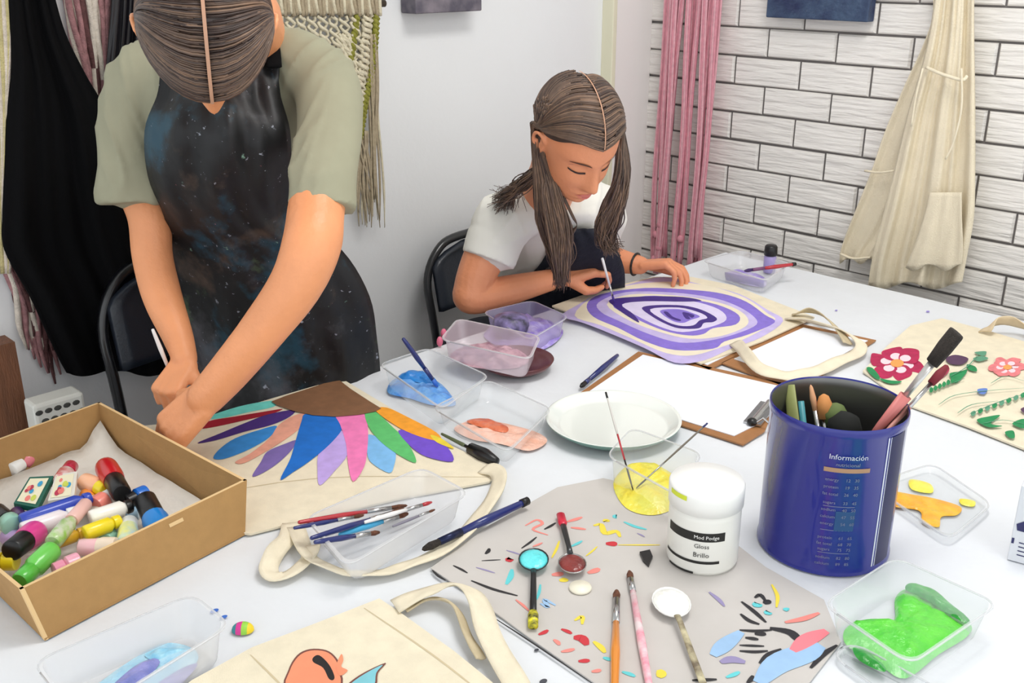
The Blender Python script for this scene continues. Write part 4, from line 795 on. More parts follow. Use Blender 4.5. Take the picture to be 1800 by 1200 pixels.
# black garments at the left
BK = pm('black_cloth', (7, 7, 9), .9, spec=.15)
ply = lambda off: (lambda a, b, o: PY(a, b, YW-off-o))
mb = MB(); mb.grid(sheet([(-100, 14, 70), (-20, 14, 92), (60, 18, 116), (130, 20, 150), (200, 12, 188), (300, 8, 215), (380, 4, 240), (440, 8, 262), (520, 52, 290), (580, 80, 310), (630, 104, 318), (655, 118, 318)], ply(.06), amp=.014, freq=9), flip=True); o = mb.build('hanging_garment', BK, solid=.003); tag(o, 'long black garment hanging at the left behind the standing person', 'garment')
mb = MB(); mb.grid(sheet([(-100, 196, 262), (0, 196, 262), (80, 190, 262), (140, 186, 258), (260, 186, 256)], ply(.04), amp=.01, freq=9), flip=True); o = mb.build('hanging_garment', pm('black_satin', (16, 14, 20), .35), solid=.003); tag(o, 'second black garment hanging between the pink yarn and the head', 'garment')
# pink and white yarn between them
YN = [pm('dusty_pink_yarn', (176, 128, 130), .9, .3, 90, .4, 400), pm('cream_yarn', (226, 214, 200), .9, .2, 90, .4, 400), pm('brown_pink_yarn', (104, 66, 66), .9, .3, 90, .4, 400)]
mb = MB()
for i in range(22):
    t = i/21; a = 100+92*t; b = 160+34*t; P = [PY(a+(b-a)*k+3*math.sin(i+k*8), -60+(260+20*math.sin(i*3))*k, YW-.010-.005*(i % 3)) for k in np.linspace(0, 1, 7)]
    mb.tube(cr(P, 3), .0062, 6, (0, 1, 0, 2, 1)[i % 5] if i % 3 else 0)
o = mb.build('yarn_hanging', YN); tag(o, 'dusty pink and cream yarn hanging between the black garments', 'wall hanging')
mb = MB()
for i in range(26):
    t = i/25; a = -10+70*t; b = 44+58*t; e = 560+120*abs(math.sin(i*2.3))*(.4+.6*t); P = [PY(a+(b-a)*k+5*math.sin(i*1.7+k*9), 400+(e-400)*k, YW-.010-.005*(i % 3)) for k in np.linspace(0, 1, 7)]
    mb.tube(cr(P, 3), [.006]*15+[.005, .004, .003, .002], 6, (2, 0, 1, 2)[i % 4])
o = mb.build('yarn_fringe', YN); tag(o, 'dusty pink and cream yarn fringe hanging below the black garment', 'fringe')
mb = MB()
for i in range(8):
    P = [PY(-14+i*4+4*math.sin(k*9+i), -40+520*k, YW-.06) for k in np.linspace(0, 1, 14)]; mb.tube(cr(P, 3), .006, 6, i % 2)
o = mb.build('macrame_hanging', [pm('straw_cord', (206, 194, 140), .9, .2, 90, .4, 400), YN[1]]); tag(o, 'straw and cream knotted cord at the far left edge', 'macrame')
# pale cabinet panel, perforated basket and wooden post at the lower left
def hexa(mb, a, b, y, zt_, d, mi=0):
    """upright slab between pixel columns at plane y down to the floor"""
    p = PY(*a, y); q = PY(*b, y); mb.box(((p[0]+q[0])/2, y, zt_/2), (abs(q[0]-p[0]), d, zt_), mi=mi)
mb = MB(); p = PY(-30, 730, 1.90); q = PY(42, 730, 1.90); mb.box(((p[0]+q[0])/2-.0, 1.9, .42), (q[0]-p[0], .05, .84)); 
for k in range(3): mb.ell((q[0]-.012-.004*k, 1.874, .56+.03*k), (.007, .004, .009), n=10)
tag(mb.build('wooden_post', pm('brown_wood', (122, 78, 52), .6, .3, 14, .3, 60, stretch=(6, 6, 1)), smooth=False), 'brown wooden post at the lower left edge', 'post')
mb = MB(); p = PY(36, 700, 1.86); q = PY(128, 700, 1.86); cx = (p[0]+q[0])/2; zt_ = PY(80, 696, 1.83)[2]; wd = q[0]-p[0]
bsk = thing('basket', 'small white perforated basket behind the cardboard box', 'basket', (cx, 1.86, .4))
mb.box((cx, 1.825, zt_-.12), (wd, .05, .24)); bb = mb.build('body', pm('basket_white', (226, 226, 218), .5), bsk, smooth=False, bevel=.006)
mb = MB()
for i in range(5):
    for j in range(5): mb.ell((cx-wd/2+wd*(i+.5+.5*(j % 2))/5.5, 1.7995, zt_-.016-.018*j), (.007, .001, .005), n=10)
mb.build('holes', pm('basket_hole_dark', (70, 70, 66), .8), bb)
mb = MB(); mb.box((cx, 1.86, (zt_-.24)/2), (wd*1.4, .16, zt_-.242)); tag(mb.build('low_stand', pm('stand_grey', (190, 190, 188), .6), smooth=False, bevel=.004), 'pale low stand beneath the white basket', 'stand')

# macrame with olive cords on the white wall
mc = thing('macrame_hanging', 'cream macrame wall hanging with olive twisted cords and long fringe', 'wall hanging', PY(600, 400, YW-.03))
MCM = [pm('macrame_cream', (230, 220, 192), .9, .15, 90, .4, 400), pm('macrame_olive', (150, 148, 60), .9, .2, 90, .4, 400), pm('macrame_taupe', (186, 170, 142), .9, .2, 90, .4, 400)]
YM = YW-.03
mb = MB(); mb.tube([PY(450, 4, YM), PY(676, 6, YM)], .008, 12); mb.build('dowel', pm('dark_dowel', (70, 60, 48), .6), mc)
mb = MB()
for i in range(40):
    px = 462+i*5.2; mb.tube(cr([PY(px, -40, YM-.01), PY(px+2*math.sin(i), 0, YM-.014), PY(px+3, 26+3*math.sin(i*2), YM-.01)], 4), .005, 6, 2 if i % 3 else 0)
mb.build('knotted_band', MCM, mc)
mb = MB()
def twist(pts, r, off, mi, turns=10, n=60, ph=0, y=YM):
    base = cr([np.array(p, float) for p in pts], 14); N = len(base)
    for s in (0, math.pi):
        P = [PY(b[0]+off*math.sin(2*math.pi*turns*i/N+s+ph), b[1], y-.004*math.cos(2*math.pi*turns*i/N+s+ph)-.006) for i, b in enumerate(base)]
        mb.tube(P, r, 6, mi)
for i in range(9): twist([(470+i*19, 28), (488+i*18, 120), (520+i*13, 200), (560+i*8, 300)], .004, 8, 0, 9, ph=i)
for i in range(5): twist([(596+i*5, 60), (606+i*5, 190), (612+i*3, 300)], .004, 6, 0, 8, ph=i)
twist([(645, 22), (642, 90), (632, 160), (622, 225)], .0055, 9, 0, 10)
mb.build('net_cords', MCM, mc)
mb = MB()
twist([(628, 22), (622, 70), (614, 130), (618, 190), (632, 240)], .0055, 3, 1, 12); twist([(661, 20), (658, 80), (650, 140), (640, 190), (632, 244)], .006, 3.5, 1, 14)
mb.build('olive_cords', MCM, mc)
mb = MB()
for i in range(26):
    a = 622+i*1.6; b = 636+i*1.3+8*math.sin(i*2.7); e = 330+70*abs(math.sin(i*1.9)); P = [PY(a+(b-a)*k+3*math.sin(i*3+k*6), 60+(e-60)*k if i > 14 else 230+(e-230)*k, YM-.004-.004*(i % 3)) for k in np.linspace(0, 1, 7)]
    mb.tube(cr(P, 3), [.003]*16+[.002, .0015, .001], 5, 2 if i % 3 else 0)
mb.build('fringe', MCM, mc)
# ================================================================== folding chairs
def chair(label, loc, rz, zs=1):
    """origin on the floor under the seat centre; backrest towards +Y, seat towards -Y"""
    ca, sa = math.cos(rz), math.sin(rz)
    def T(x, y, z): return np.array([loc[0]+x*ca-y*sa, loc[1]+x*sa+y*ca, z*zs])
    root = thing('folding_chair', label, 'chair', (loc[0], loc[1], 0)); w2 = .215
    fr = pm('chair_frame_black', (20, 21, 24), .3, coat=.4); pad = pm('chair_vinyl', (34, 40, 50), .35, .0, 20, .1, 200)
    path = [(-w2, .10, .02), (-w2, .13, .40), (-w2, .165, .62), (-w2, .19, .74), (-w2*.8, .2, .815), (-w2*.45, .205, .84), (w2*.45, .205, .84), (w2*.8, .2, .815), (w2, .19, .74), (w2, .165, .62), (w2, .13, .40), (w2, .10, .02)]
    mb = MB(); mb.tube([T(*p) for p in cr([np.array(p, float) for p in path], 5)], .011, 10); mb.build('back_frame', fr, root)
    rows = []
    for i in range(11):
        v = i/10; z = .665+.16*v; hw = w2-.012 if v < .65 else (w2-.012)*(1-((v-.65)/.35)**2.4*.5); r = []
        for k in range(15): u = -1+2*k/14; r.append(T(u*hw, .172+.035*v+.022*(1-u*u)-.02, z))
        rows.append(r)
    mb = MB(); mb.grid(rows); mb.build('backrest', pad, root, solid=.016)
    mb = MB(); rows = [[T(-.2+.4*k/10, -.2+.36*j/8, .45+.008*math.sin(math.pi*k/10)*math.sin(math.pi*j/8)) for k in range(11)] for j in range(9)]; mb.grid(rows); mb.build('seat', pad, root, solid=.03)
    for s in (-1, 1):
        mb = MB(); mb.tube([T(s*w2*.93, .17, .43), T(s*w2*.93, -.2, .01)], .011, 10); mb.build('leg', fr, root)
    return root, T, fr
chair('black folding chair behind the standing person', (.965, 1.715, 0), .0, 1.10)
r_, T_, fr_ = chair('black folding chair the seated girl is sitting on', (1.79, 1.72, 0), -.06, .975)

# ================================================================== people
def head_radius(d):
    """star shaped head (local: x right, y forward, z up), metres"""
    d = np.array(d, float); best = 0; acc = 0
    for c, r in (((0, -.012, .028), (.076, .096, .094)), ((0, .022, -.03), (.058, .066, .075)), ((0, .045, -.062), (.036, .040, .042))):
        c = np.array(c); r = np.array(r); a = (d/r)@(d/r); b = -2*(d/r)@(c/r); k = (c/r)@(c/r)-1; disc = b*b-4*a*k
        if disc > 0:
            t = (-b+math.sqrt(disc))/(2*a)
            if t > 0: acc += math.exp(t*140)
    return math.log(acc)/140 if acc > 0 else .05
def gs(x, m_, s): return math.exp(-((x-m_)/s)**2/2)
def head_point(d):
    d = nrm(d); p = d*head_radius(d)
    if p[1] > .02:
        x, y, z = p; ax_ = abs(x); k = min(1, (p[1]-.02)/.03); dy = 0
        dy += gs(x, 0, .0085)*(.020*gs(z, -.026, .0100)+.012*gs(z, -.008, .013)+.005*gs(z, .012, .012))
        dy += .006*gs(ax_, .011, .005)*gs(z, -.030, .006)
        dy -= .010*gs(ax_, .030, .014)*gs(z, .010, .010); dy += .0055*gs(ax_, .031, .010)*gs(z, .006, .0065)
        dy += .004*gs(ax_, .026, .018)*gs(z, .028, .006); dy += .004*gs(ax_, .038, .014)*gs(z, -.022, .014)
        dy += .0065*gs(x, 0, .016)*gs(z, -.0535, .0038)+.007*gs(x, 0, .014)*gs(z, -.0645, .0045)-.004*gs(x, 0, .018)*gs(z, -.059, .0016)
        dy += .006*gs(x, 0, .014)*gs(z, -.088, .010)-.003*gs(x, 0, .014)*gs(z, -.075, .005)
        p = p+np.array([0, dy*k, 0])
    return p
def face_at(x, z):
    y = .09
    for _ in range(14):
        p = head_point((x, y, z)); x2, z2 = p[0], p[2]; s = .5
        # walk the direction until the surface point lands on (x, z)
        d = np.array([x, y, z]); y = p[1]*1.0
        r = math.hypot(x, z)/(math.hypot(x2, z2)+1e-9); y = max(.01, y*1.0)
    return head_point((x, y, z))
class Head:
    def __init__(s, center, f, u, scale):
        f = nrm(f); u = nrm(np.array(u)-f*(np.array(u)@f)); x = np.cross(f, u); s.M = np.stack([x, f, u], 1); s.c = np.array(center); s.k = scale
    def w(s, p): return s.c+s.M@(np.array(p)*s.k)
    def mesh(s, mb, n=88, m_=72):
        rows = []
        for i in range(m_+1):
            th = math.pi*i/m_; rows.append([s.w(head_point((math.sin(th)*math.cos(ph), math.sin(th)*math.sin(ph), math.cos(th)))) for ph in np.linspace(0, 2*math.pi, n+1)])
        mb.grid(rows, flip=False)
        for sx in (-1, 1):   # ears: rim, lobe, inner
            A = [s.w((sx*.073, -.006+.001*0, .010))]
            P = [(sx*.071, .004, -.022), (sx*.077, -.002, -.026), (sx*.082, -.010, -.014), (sx*.086, -.018, .004), (sx*.087, -.016, .020), (sx*.084, -.004, .028), (sx*.078, .006, .020), (sx*.073, .006, .006)]
            Q = cr([s.w(p) for p in P], 4); mb.tube(Q, .0042*s.k, 8)
            mb.ell(s.w((sx*.075, -.004, .000)), (.006*s.k, .013*s.k, .024*s.k), [s.M[:, 0], s.M[:, 1], s.M[:, 2]], 14)
    def patch(s, pts, off=.0008, n=10):
        """thin curved polygon strip on the face: pts = list of (x, z_low, z_high)"""
        lo = [face_at(x, a) for x, a, b in pts]; mid = [face_at(x, (a+b)/2) for x, a, b in pts]; hi = [face_at(x, b) for x, a, b in pts]
        return [[s.w(p*(1+off/.1)) for p in r] for r in (lo, mid, hi)]
def hand(mb, wrist, dirv, back, thumb_side, k=1.0, curls=((.5, .7, .5),)*4, thumb=(.6, .4), spread=.10, pinch=0):
    """dirv: wrist->knuckles; back: normal of the back of the hand; thumb_side: +1/-1 along cross(dir, back)"""
    wrist = np.array(wrist, float); d = nrm(dirv); b = nrm(np.array(back)-d*(np.array(back)@d)); s = np.cross(d, b)*thumb_side
    P = lambda a, c, e: wrist+(d*a+s*c+b*e)*k
    for off in (-.026, -.009, .009, .026): mb.cap_(P(.006, off*.7, 0), P(.078-abs(off)*.22, off, .001), .0145*k, .0125*k, 12)
    tips = []
    for i, (off, L_) in enumerate(((.028, (.040, .024, .020)), (.010, (.044, .028, .021)), (-.009, (.041, .026, .020)), (-.027, (.032, .020, .018)))):
        p = P(.078-abs(off)*.18, off, 0); a = 0; q = p
        for j in range(3):
            a += curls[i][j]; dd = d*math.cos(a)-b*math.sin(a)+s*(off*spread/.028*(1 if j == 0 else .4)); dd = nrm(dd)
            e = q+dd*L_[j]*k; mb.cap_(q, e, (.0098-.0011*j)*k, (.0090-.0011*j)*k, 10); q = e
        tips.append(q)
    t0 = P(.018, .024, -.006); t1 = t0+nrm(d*.62+s*.72-b*(.25+thumb[0]*.3))*.038*k; t2 = t1+nrm(d*.85+s*(.35-thumb[0]*.6)-b*thumb[0]*.7)*.030*k; t3 = t2+nrm(d*.9-s*thumb[1]*.6-b*thumb[1]*.6)*.024*k
    mb.cap_(t0, t1, .0150*k, .0120*k, 12); mb.cap_(t1, t2, .0115*k, .0100*k, 12); mb.cap_(t2, t3, .0100*k, .0080*k, 12)
    return tips, t3
def loft(mb, rows, n=36, flatback=0):
    """rows: (px, py, depth, half width px, thickness m) closed elliptical sections"""
    rows = cr([np.array(r, float) for r in rows], 5); out = []
    for px, py, dp, hw, th in rows:
        c = D(px, py, dp); a = RR*hw*dp/F
        out.append([c+a*math.copysign(abs(math.cos(t))**.85, math.cos(t))+fh*th*math.sin(t) for t in np.linspace(0, 2*math.pi, n+1)[:-1]])
    n_ = n; vs = [p for r in out for p in r]; N = len(out)
    fs = [(i*n_+k, i*n_+(k+1) % n_, (i+1)*n_+(k+1) % n_, (i+1)*n_+k) for i in range(N-1) for k in range(n_)]+[tuple(range(n_)), tuple((N-1)*n_+k for k in range(n_))[::-1]]
    mb.add(vs, fs)
def limb(mb, pts, n=18):
    P = [D(a, b, c) for a, b, c, r in pts]; R_ = [r*c/F for a, b, c, r in pts]
    Q = cr([np.append(p, r) for p, r in zip(P, R_)], 5)
    for i in range(len(Q)-1): mb.cap_(Q[i][:3], Q[i+1][:3], Q[i][3], Q[i+1][3], n)

HB = [pm('hair_brown', (96, 76, 66), .42, .25, 60), pm('hair_dark', (70, 54, 48), .42, .25, 60), pm('hair_light', (134, 106, 86), .42, .25, 60), pm('hair_mid', (110, 88, 74), .42, .25, 60)]
SC = pm('parting_skin', (196, 150, 122), .6)
def skull(h, side, phi, a, off=.006):
    """point on the hair surface; phi from the parting (0) to the ear (90), a from the front (0) over the top (90) to the back (180)"""
    p = math.radians(phi); q = math.radians(a); c = np.array([0, -.012, .028]); r = np.array([.076, .096, .094])+off
    return h.w(c+r*np.array([side*math.sin(p), math.cos(p)*math.cos(q), math.cos(p)*math.sin(q)]))
def cap_mesh(h, mb, a0f, a1=215, off=.004, n=26, m_=40):
    for side in (-1, 1):
        rows = []
        for i in range(n+1):
            phi = 88*i/n; a0 = a0f(phi); rows.append([skull(h, side, phi, a0+(a1-a0)*k/m_, off) for k in range(m_+1)])
        mb.grid(rows, 1, flip=side < 0)

# ---------------------------------------------------------------- standing person
p1 = thing('person', 'standing person in olive t-shirt and paint stained black apron, head bowed over the tote', 'person', (.95, 1.74, 0))
rv = nrm(ray(362, 60)); hw_ = Head(D(363, 52, 1.34), nrm(-UU+RR*.09+rv*(UU@rv))+rv*.15, -rv-UU*.15, 1.02)
mb = MB(); hw_.mesh(mb)
limb(mb, [(375, 10, 1.44, 66), (425, 25, 1.56, 66), (430, 85, 1.70, 74)])
loft(mb, [(415, 80, 1.74, 110, .05), (410, 160, 1.78, 130, .07), (430, 300, 1.84, 105, .08), (470, 450, 1.94, 105, .07), (500, 600, 2.02, 110, .07), (505, 720, 2.05, 110, .08)])
for lg in (((1.00, 1.66, .78), (1.02, 1.66, .45), (1.03, 1.74, .08)), ((1.15, 1.70, .78), (1.18, 1.70, .45), (1.20, 1.78, .08))):
    pass
# right arm (left in the picture)
limb(mb, [(230, 165, 1.73, 34), (238, 300, 1.75, 40), (262, 380, 1.75, 37), (268, 450, 1.75, 35), (285, 520, 1.74, 34), (312, 590, 1.71, 27), (325, 630, 1.69, 22)])
hand(mb, D(326, 636, 1.69), D(300, 668, 1.665)-D(326, 628, 1.69), -RR*.25-FW*.75+UU*.5, -1, .80, ((1.2, 1.4, .8),)*4, (.9, .7))
# left arm (right in the picture)
limb(mb, [(580, 150, 1.66, 50), (570, 280, 1.60, 48), (556, 370, 1.55, 50), (548, 430, 1.52, 52), (520, 500, 1.52, 47), (462, 580, 1.54, 41), (405, 650, 1.56, 37), (362, 698, 1.57, 33)])
hand(mb, D(356, 702, 1.57), D(306, 752, 1.585)-D(358, 698, 1.57), -FW*.9+UU*.35-RR*.3, 1, 1.02, ((.55, .8, .5), (.5, .8, .5), (.55, .8, .5), (.6, .9, .5)), (.7, .6), .03)
body1 = mb.build('body', [SKIN], p1, remesh=.0034, sm=5)
# legs in dark trousers
mb = MB()
for sx, lx in ((0, .95), (1, 1.11)):
    mb.chain([(lx, 1.66, .80), (lx+.01, 1.65, .46), (lx+.01, 1.69, .07)], [.085, .06, .045], 18)
mb.ell((1.03, 1.66, .80), (.15, .10, .10)); mb.build('trousers', pm('dark_denim', (30, 32, 44), .8), p1, remesh=.009, sm=3)
mb = MB()
for lx in (.96, 1.12): mb.cap_((lx, 1.71, .045), (lx-.02, 1.57, .035), .042, .036)
mb.build('shoes', pm('shoe_grey', (90, 90, 94), .6), p1, remesh=.006, sm=2)
# t-shirt
OL = pm('olive_cotton', (158, 156, 132), .9, .05, 25)
mb = MB(); loft(mb, [(405, 48, 1.74, 120, .05), (405, 80, 1.72, 168, .085), (405, 150, 1.74, 188, .115), (415, 250, 1.80, 160, .12), (425, 330, 1.86, 146, .11), (450, 430, 1.96, 140, .11)])
limb(mb, [(300, 112, 1.70, 52), (252, 142, 1.70, 60), (230, 200, 1.71, 52), (228, 260, 1.73, 56), (236, 310, 1.74, 62)]); limb(mb, [(290, 150, 1.70, 56), (285, 230, 1.74, 52), (290, 310, 1.80, 48)]); 
limb(mb, [(520, 108, 1.68, 60), (572, 150, 1.66, 62), (580, 220, 1.62, 60), (572, 290, 1.58, 60), (568, 320, 1.57, 61)])
def frust(mb, a, b, ra, rb): mb.tube([D(*a), D(*b)], [ra*a[2]/F, rb*b[2]/F], 28)
frust(mb, (236, 300, 1.74), (238, 360, 1.745), 63, 66); frust(mb, (569, 310, 1.57), (566, 366, 1.565), 61, 61)
ts = mb.build('t_shirt', OL, p1, remesh=.0055, sm=5); bake_folds(ts, foldfn([(220, UU-RR*.25), (320, UU-RR*.4), (590, RR*.8+UU*.9), (480, UU+RR*.2)], .009))
# apron
APN = speckle_mat('stained_apron', (9, 10, 14), [((30, 78, 98), 7, .54, .64, .7), ((104, 102, 108), 6, .55, .68, .55), ((120, 96, 80), 5, .57, .68, .5), ((96, 120, 84), 9, .62, .70, .5), ((150, 190, 170), 34, .66, .71, .7), ((180, 186, 200), 55, .655, .70, .7), ((170, 170, 184), 120, .65, .70, .7), ((206, 120, 130), 48, .69, .73, .7)])
rows_ = [(100, 290, 490, 1.615, .01), (130, 282, 490, 1.60, .03), (170, 276, 492, 1.58, .05), (230, 256, 508, 1.56, .07), (310, 262, 512, 1.60, .07), (380, 290, 520, 1.66, .07), (440, 300, 600, 1.72, .09), (520, 318, 648, 1.78, .10), (600, 332, 662, 1.84, .10), (660, 350, 668, 1.88, .10), (720, 352, 668, 1.90, .10), (800, 352, 668, 1.93, .1)]
R_ = cr([np.array(r, float) for r in rows_], 5); out = []
for i, (y, xl, xr, dm, bl_) in enumerate(R_):
    r = []
    for k in range(31):
        u = -1+2*k/30; dd = dm+bl_*(abs(u)**2.2)+.006*math.sin(u*9+i*.25)+.004*math.sin(u*17-i*.3); r.append(D((xl+xr)/2+(xr-xl)/2*u, y+(0 if i else 10*(1-u*u)), dd))
    out.append(r)
mb = MB(); mb.grid(out); apn = mb.build('apron', APN, p1, solid=.004)
mb = MB(); mb.tube(cr([D(300, 134, 1.62), D(286, 90, 1.66), D(300, 40, 1.72)], 6), .012, 8, flat=.25); mb.tube(cr([D(482, 118, 1.61), D(478, 80, 1.63), D(466, 35, 1.66)], 6), .012, 8, flat=.25); mb.build('apron_strap', BK, apn)
# hair: cap, combed strands, parting
mb = MB(); cap_mesh(hw_, mb, lambda p: 28+8*(p/90)**2, 205, .003)
AF1 = lambda p: 28+8*(p/90)**2
for i in range(1000):
    side = rng.choice((-1, 1)); q = rng.rand(); st = rng.uniform(.5, 2) if rng.rand() < .55 else rng.uniform(1, 55); P = []; o_ = rng.uniform(.004, .0072)
    for k in range(9):
        p_ = st+(88-st)*k/8; P.append(skull(hw_, side, p_, AF1(p_)+q*150+38*(p_/88)**2.2*(1-.5*q), o_))
    mb.tube(P, [.0008]+[.0015]*7+[.0008], 4, int(rng.choice((0, 1, 3, 3, 2, 1))))
mb.build('hair', HB, p1)
mb = MB(); P = [skull(hw_, 1, 0, a, .0078) for a in np.linspace(27, 120, 30)]; L = [p+hw_.M[:, 0]*.0022 for p in P]; R2 = [p-hw_.M[:, 0]*.0022 for p in P]; mb.add(L+R2, [(i, i+1, 30+i+1, 30+i) for i in range(29)])
mb.build('hair_parting', SC, p1)
# white thin brush held in the right hand
brush('thin white handled brush held upright by the standing person', D(268, 578, 1.66), D(303, 664, 1.70), .0032, WH, WH, BRIST, (.86, .93))

# ---------------------------------------------------------------- seated girl
p2 = thing('person', 'seated girl in white t-shirt and dark apron painting the purple agate tote', 'person', (1.62, 1.72, 0))
f2 = np.array([-.2133, -.7280, -.6515]); u2 = np.array([-.2557, -.6020, .7564])
hg = Head(D(1013, 246, 1.98), f2, u2, 1.0)
mb = MB(); hg.mesh(mb)
nb = hg.w((0, -.035, -.05)); cb_ = D(960, 345, 2.22); mb.chain([nb, (nb+cb_)/2, cb_], [.052, .050, .058], 18)
loft(mb, [(965, 352, 2.28, 70, .05), (965, 420, 2.36, 75, .06), (975, 500, 2.5, 78, .065), (980, 580, 2.6, 80, .07), (980, 660, 2.66, 85, .08)])
# right arm with elbow on the table edge, hand holding the brush
E1 = Z(832, 525, .80); W1 = Z(984, 488, .812); SH = D(888, 388, 2.22)
def wlimb(mb, pts, n=16):
    Q = cr([np.append(p, r) for p, r in pts], 5)
    for i in range(len(Q)-1): mb.cap_(Q[i][:3], Q[i+1][:3], Q[i][3], Q[i+1][3], n)
wlimb(mb, [(SH, .050), (D(852, 450, 2.22), .046), (D(830, 505, 2.22), .040), (E1+np.array([0, 0, .003]), .037), (E1*.62+W1*.38, .034), (W1, .0225)])
hd = Z(1074, 452, .85)-W1; hd2 = nrm(hd)
HB1 = np.array([0, 0, 1.])*.8-fh*.45
tips, tt = hand(mb, W1+hd2*.006, hd2, HB1, 1, .93, ((.55, .9, .5), (.65, .95, .5), (.75, 1., .6), (.85, 1., .6)), (.8, .6), .05)
# left arm
E2 = np.array([1.86, 1.60, .80]); W2 = Z(1125, 466, .795); S2 = SH+np.array([.26, -.04, -.01])
wlimb(mb, [(S2, .050), ((S2+E2)/2, .043), (E2, .036), ((E2+W2)/2, .031), (W2, .0225)])
hd3 = Z(1195, 462, .81)-W2
hand(mb, W2+nrm(hd3)*.006, hd3, (0.1, .1, 1.), -1, .84, ((.5, .6, .4), (.6, .7, .4), (.7, .7, .4), (.75, .8, .4)), (.5, .5), .08)
mb.build('body', [SKIN2], p2, remesh=.003, sm=4)
mb = MB()
for lx in (1.53, 1.70): mb.chain([(lx, 1.72, .52), (lx+.0, 1.36, .53), (lx, 1.32, .08)], [.078, .062, .042], 18)
mb.ell((1.615, 1.74, .56), (.15, .12, .1)); mb.build('trousers', pm('dark_denim', (30, 32, 44), .8), p2, remesh=.009, sm=3)
mb = MB()
for lx in (1.53, 1.70): mb.cap_((lx, 1.34, .045), (lx, 1.2, .035), .042, .036)
mb.build('shoes', pm('shoe_white', (220, 220, 220), .6), p2, remesh=.006, sm=2)
# t-shirt
mb = MB(); loft(mb, [(960, 342, 2.27, 60, .05), (965, 366, 2.27, 88, .08), (966, 420, 2.36, 98, .075), (972, 480, 2.48, 98, .075), (978, 560, 2.60, 98, .08), (980, 640, 2.64, 100, .1)])
wlimb(mb, [(D(935, 368, 2.24), .055), (SH, .066), (D(872, 418, 2.22), .063), (D(868, 430, 2.22), .062)])
mb.tube([D(870, 418, 2.22), D(856, 458, 2.22)], [.064, .060], 26)
wlimb(mb, [(D(1000, 368, 2.26), .055), (S2, .062), (S2*.55+E2*.45, .056)])
ts = mb.build('t_shirt', pm('white_cotton', (238, 236, 228), .9, .03, 20), p2, remesh=.005, sm=5); bake_folds(ts, foldfn([(880, RR*.9+UU*.7), (960, UU*.9-RR*.5), (1050, UU)], .010, 6, 22))
# dark apron front
rows_ = [(402, 980, 1046, 2.22, .02), (430, 968, 1078, 2.24, .04), (470, 945, 1096, 2.31, .05), (510, 900, 1098, 2.40, .04), (548, 885, 1098, 2.44, .04), (600, 880, 1098, 2.48, .05)]
R_ = cr([np.array(r, float) for r in rows_], 4); out = []
for i, (y, xl, xr, dm, bl_) in enumerate(R_): out.append([D((xl+xr)/2+(xr-xl)/2*u, y, dm+bl_*u*u+.004*math.sin(u*8)) for u in np.linspace(-1, 1, 21)])
mb = MB(); mb.grid(out); apg = mb.build('apron', pm('dark_navy_cloth', (22, 26, 40), .85, .2, 20, .3, 60), p2, solid=.004)
mb = MB(); mb.tube(cr([D(990, 412, 2.25), D(975, 380, 2.2), D(968, 350, 2.26)], 5), .01, 8, flat=.25); mb.build('apron_strap', BK, apg)
# face details
def face_patch(name, pts, mat, off=.0008, label=None):
    mb = MB(); mb.grid(hg.patch(pts, off)); o = mb.build(name, mat, p2); return o
LIP = pm('lip_pink', (204, 112, 100), .4); BROW = pm('brow_brown', (96, 64, 50), .8); LASH = pm('lash_dark', (50, 32, 30), .7)
xs_ = np.linspace(-1, 1, 11)
face_patch('upper_lip', [(x*.021, -.0585, -.0585+.0075*(1-x*x)**.7-.0018*math.exp(-(x/.18)**2)) for x in xs_], LIP)
face_patch('lower_lip', [(x*.019, -.0595-.0085*(1-x*x)**.7, -.0592) for x in xs_], LIP)
for s in (-1, 1):
    face_patch('eyebrow', [(s*(.030+x*.018), .0230+.004*(1-x*x)-.001*(x+1), .0230+.004*(1-x*x)+.0062*(1-x*x*.7)-.001*(x+1)) for x in xs_], BROW, .0012)
    face_patch('eyelashes', [(s*(.031+x*.014), .0020-.003*(1-x*x), .0054-.003*(1-x*x)) for x in xs_], LASH, .0016)
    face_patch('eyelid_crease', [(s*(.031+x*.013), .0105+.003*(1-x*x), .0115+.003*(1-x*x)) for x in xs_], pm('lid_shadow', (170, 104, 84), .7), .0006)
# hair
AF2 = lambda p: 21+8*min(1, p/30)-14*max(0, (p-45)/43)
mb = MB(); cap_mesh(hg, mb, (lambda p: AF2(p)), 222, .003)
def strand(side, st, q, end, wob=.004, r=.0018, stop=80, behind=False):
    o_ = rng.uniform(.004, .0085); P = []; col = int(rng.choice((0, 1, 3, 3, 2)))
    for k in range(7):
        p_ = st+(stop-st)*k/6; P.append(skull(hg, side, p_, AF2(p_)+1.5+q*150+(34*(p_/85)**3 if behind else 12*(p_/85)**2), o_))
    if behind: P.append(skull(hg, side, 84+rng.uniform(-3, 3), 168+28*q, o_)); P.append(skull(hg, side, 76+rng.uniform(-4, 4), 218+14*rng.rand(), o_+.004))
    for j, e in enumerate(end): P.append(np.array(e)+rng.normal(0, wob, 3)*(1+.4*j))
    Q = cr(P, 4); N = len(Q); rr = [r*(1-.75*(i/N)**4) for i in range(N)]; mb.tube(Q, rr, 4, col)
for i in range(420):       # her right side, passing behind the ear to the front of the shoulder
    t = rng.rand(); q = rng.rand()**1.5*.55
    end = [D(940+44*t, 345, 2.01), D(946+55*t, 395, 2.06), D(968+34*t+4*math.sin(i), 445+6*rng.randn(), 2.12), D(976+20*t, 466+40*rng.rand(), 2.15)]
    strand(1, rng.uniform(.8, 1.6) if rng.rand() < .5 else rng.uniform(1, 40), q, end, wob=.0022, stop=rng.uniform(74, 82), behind=True)
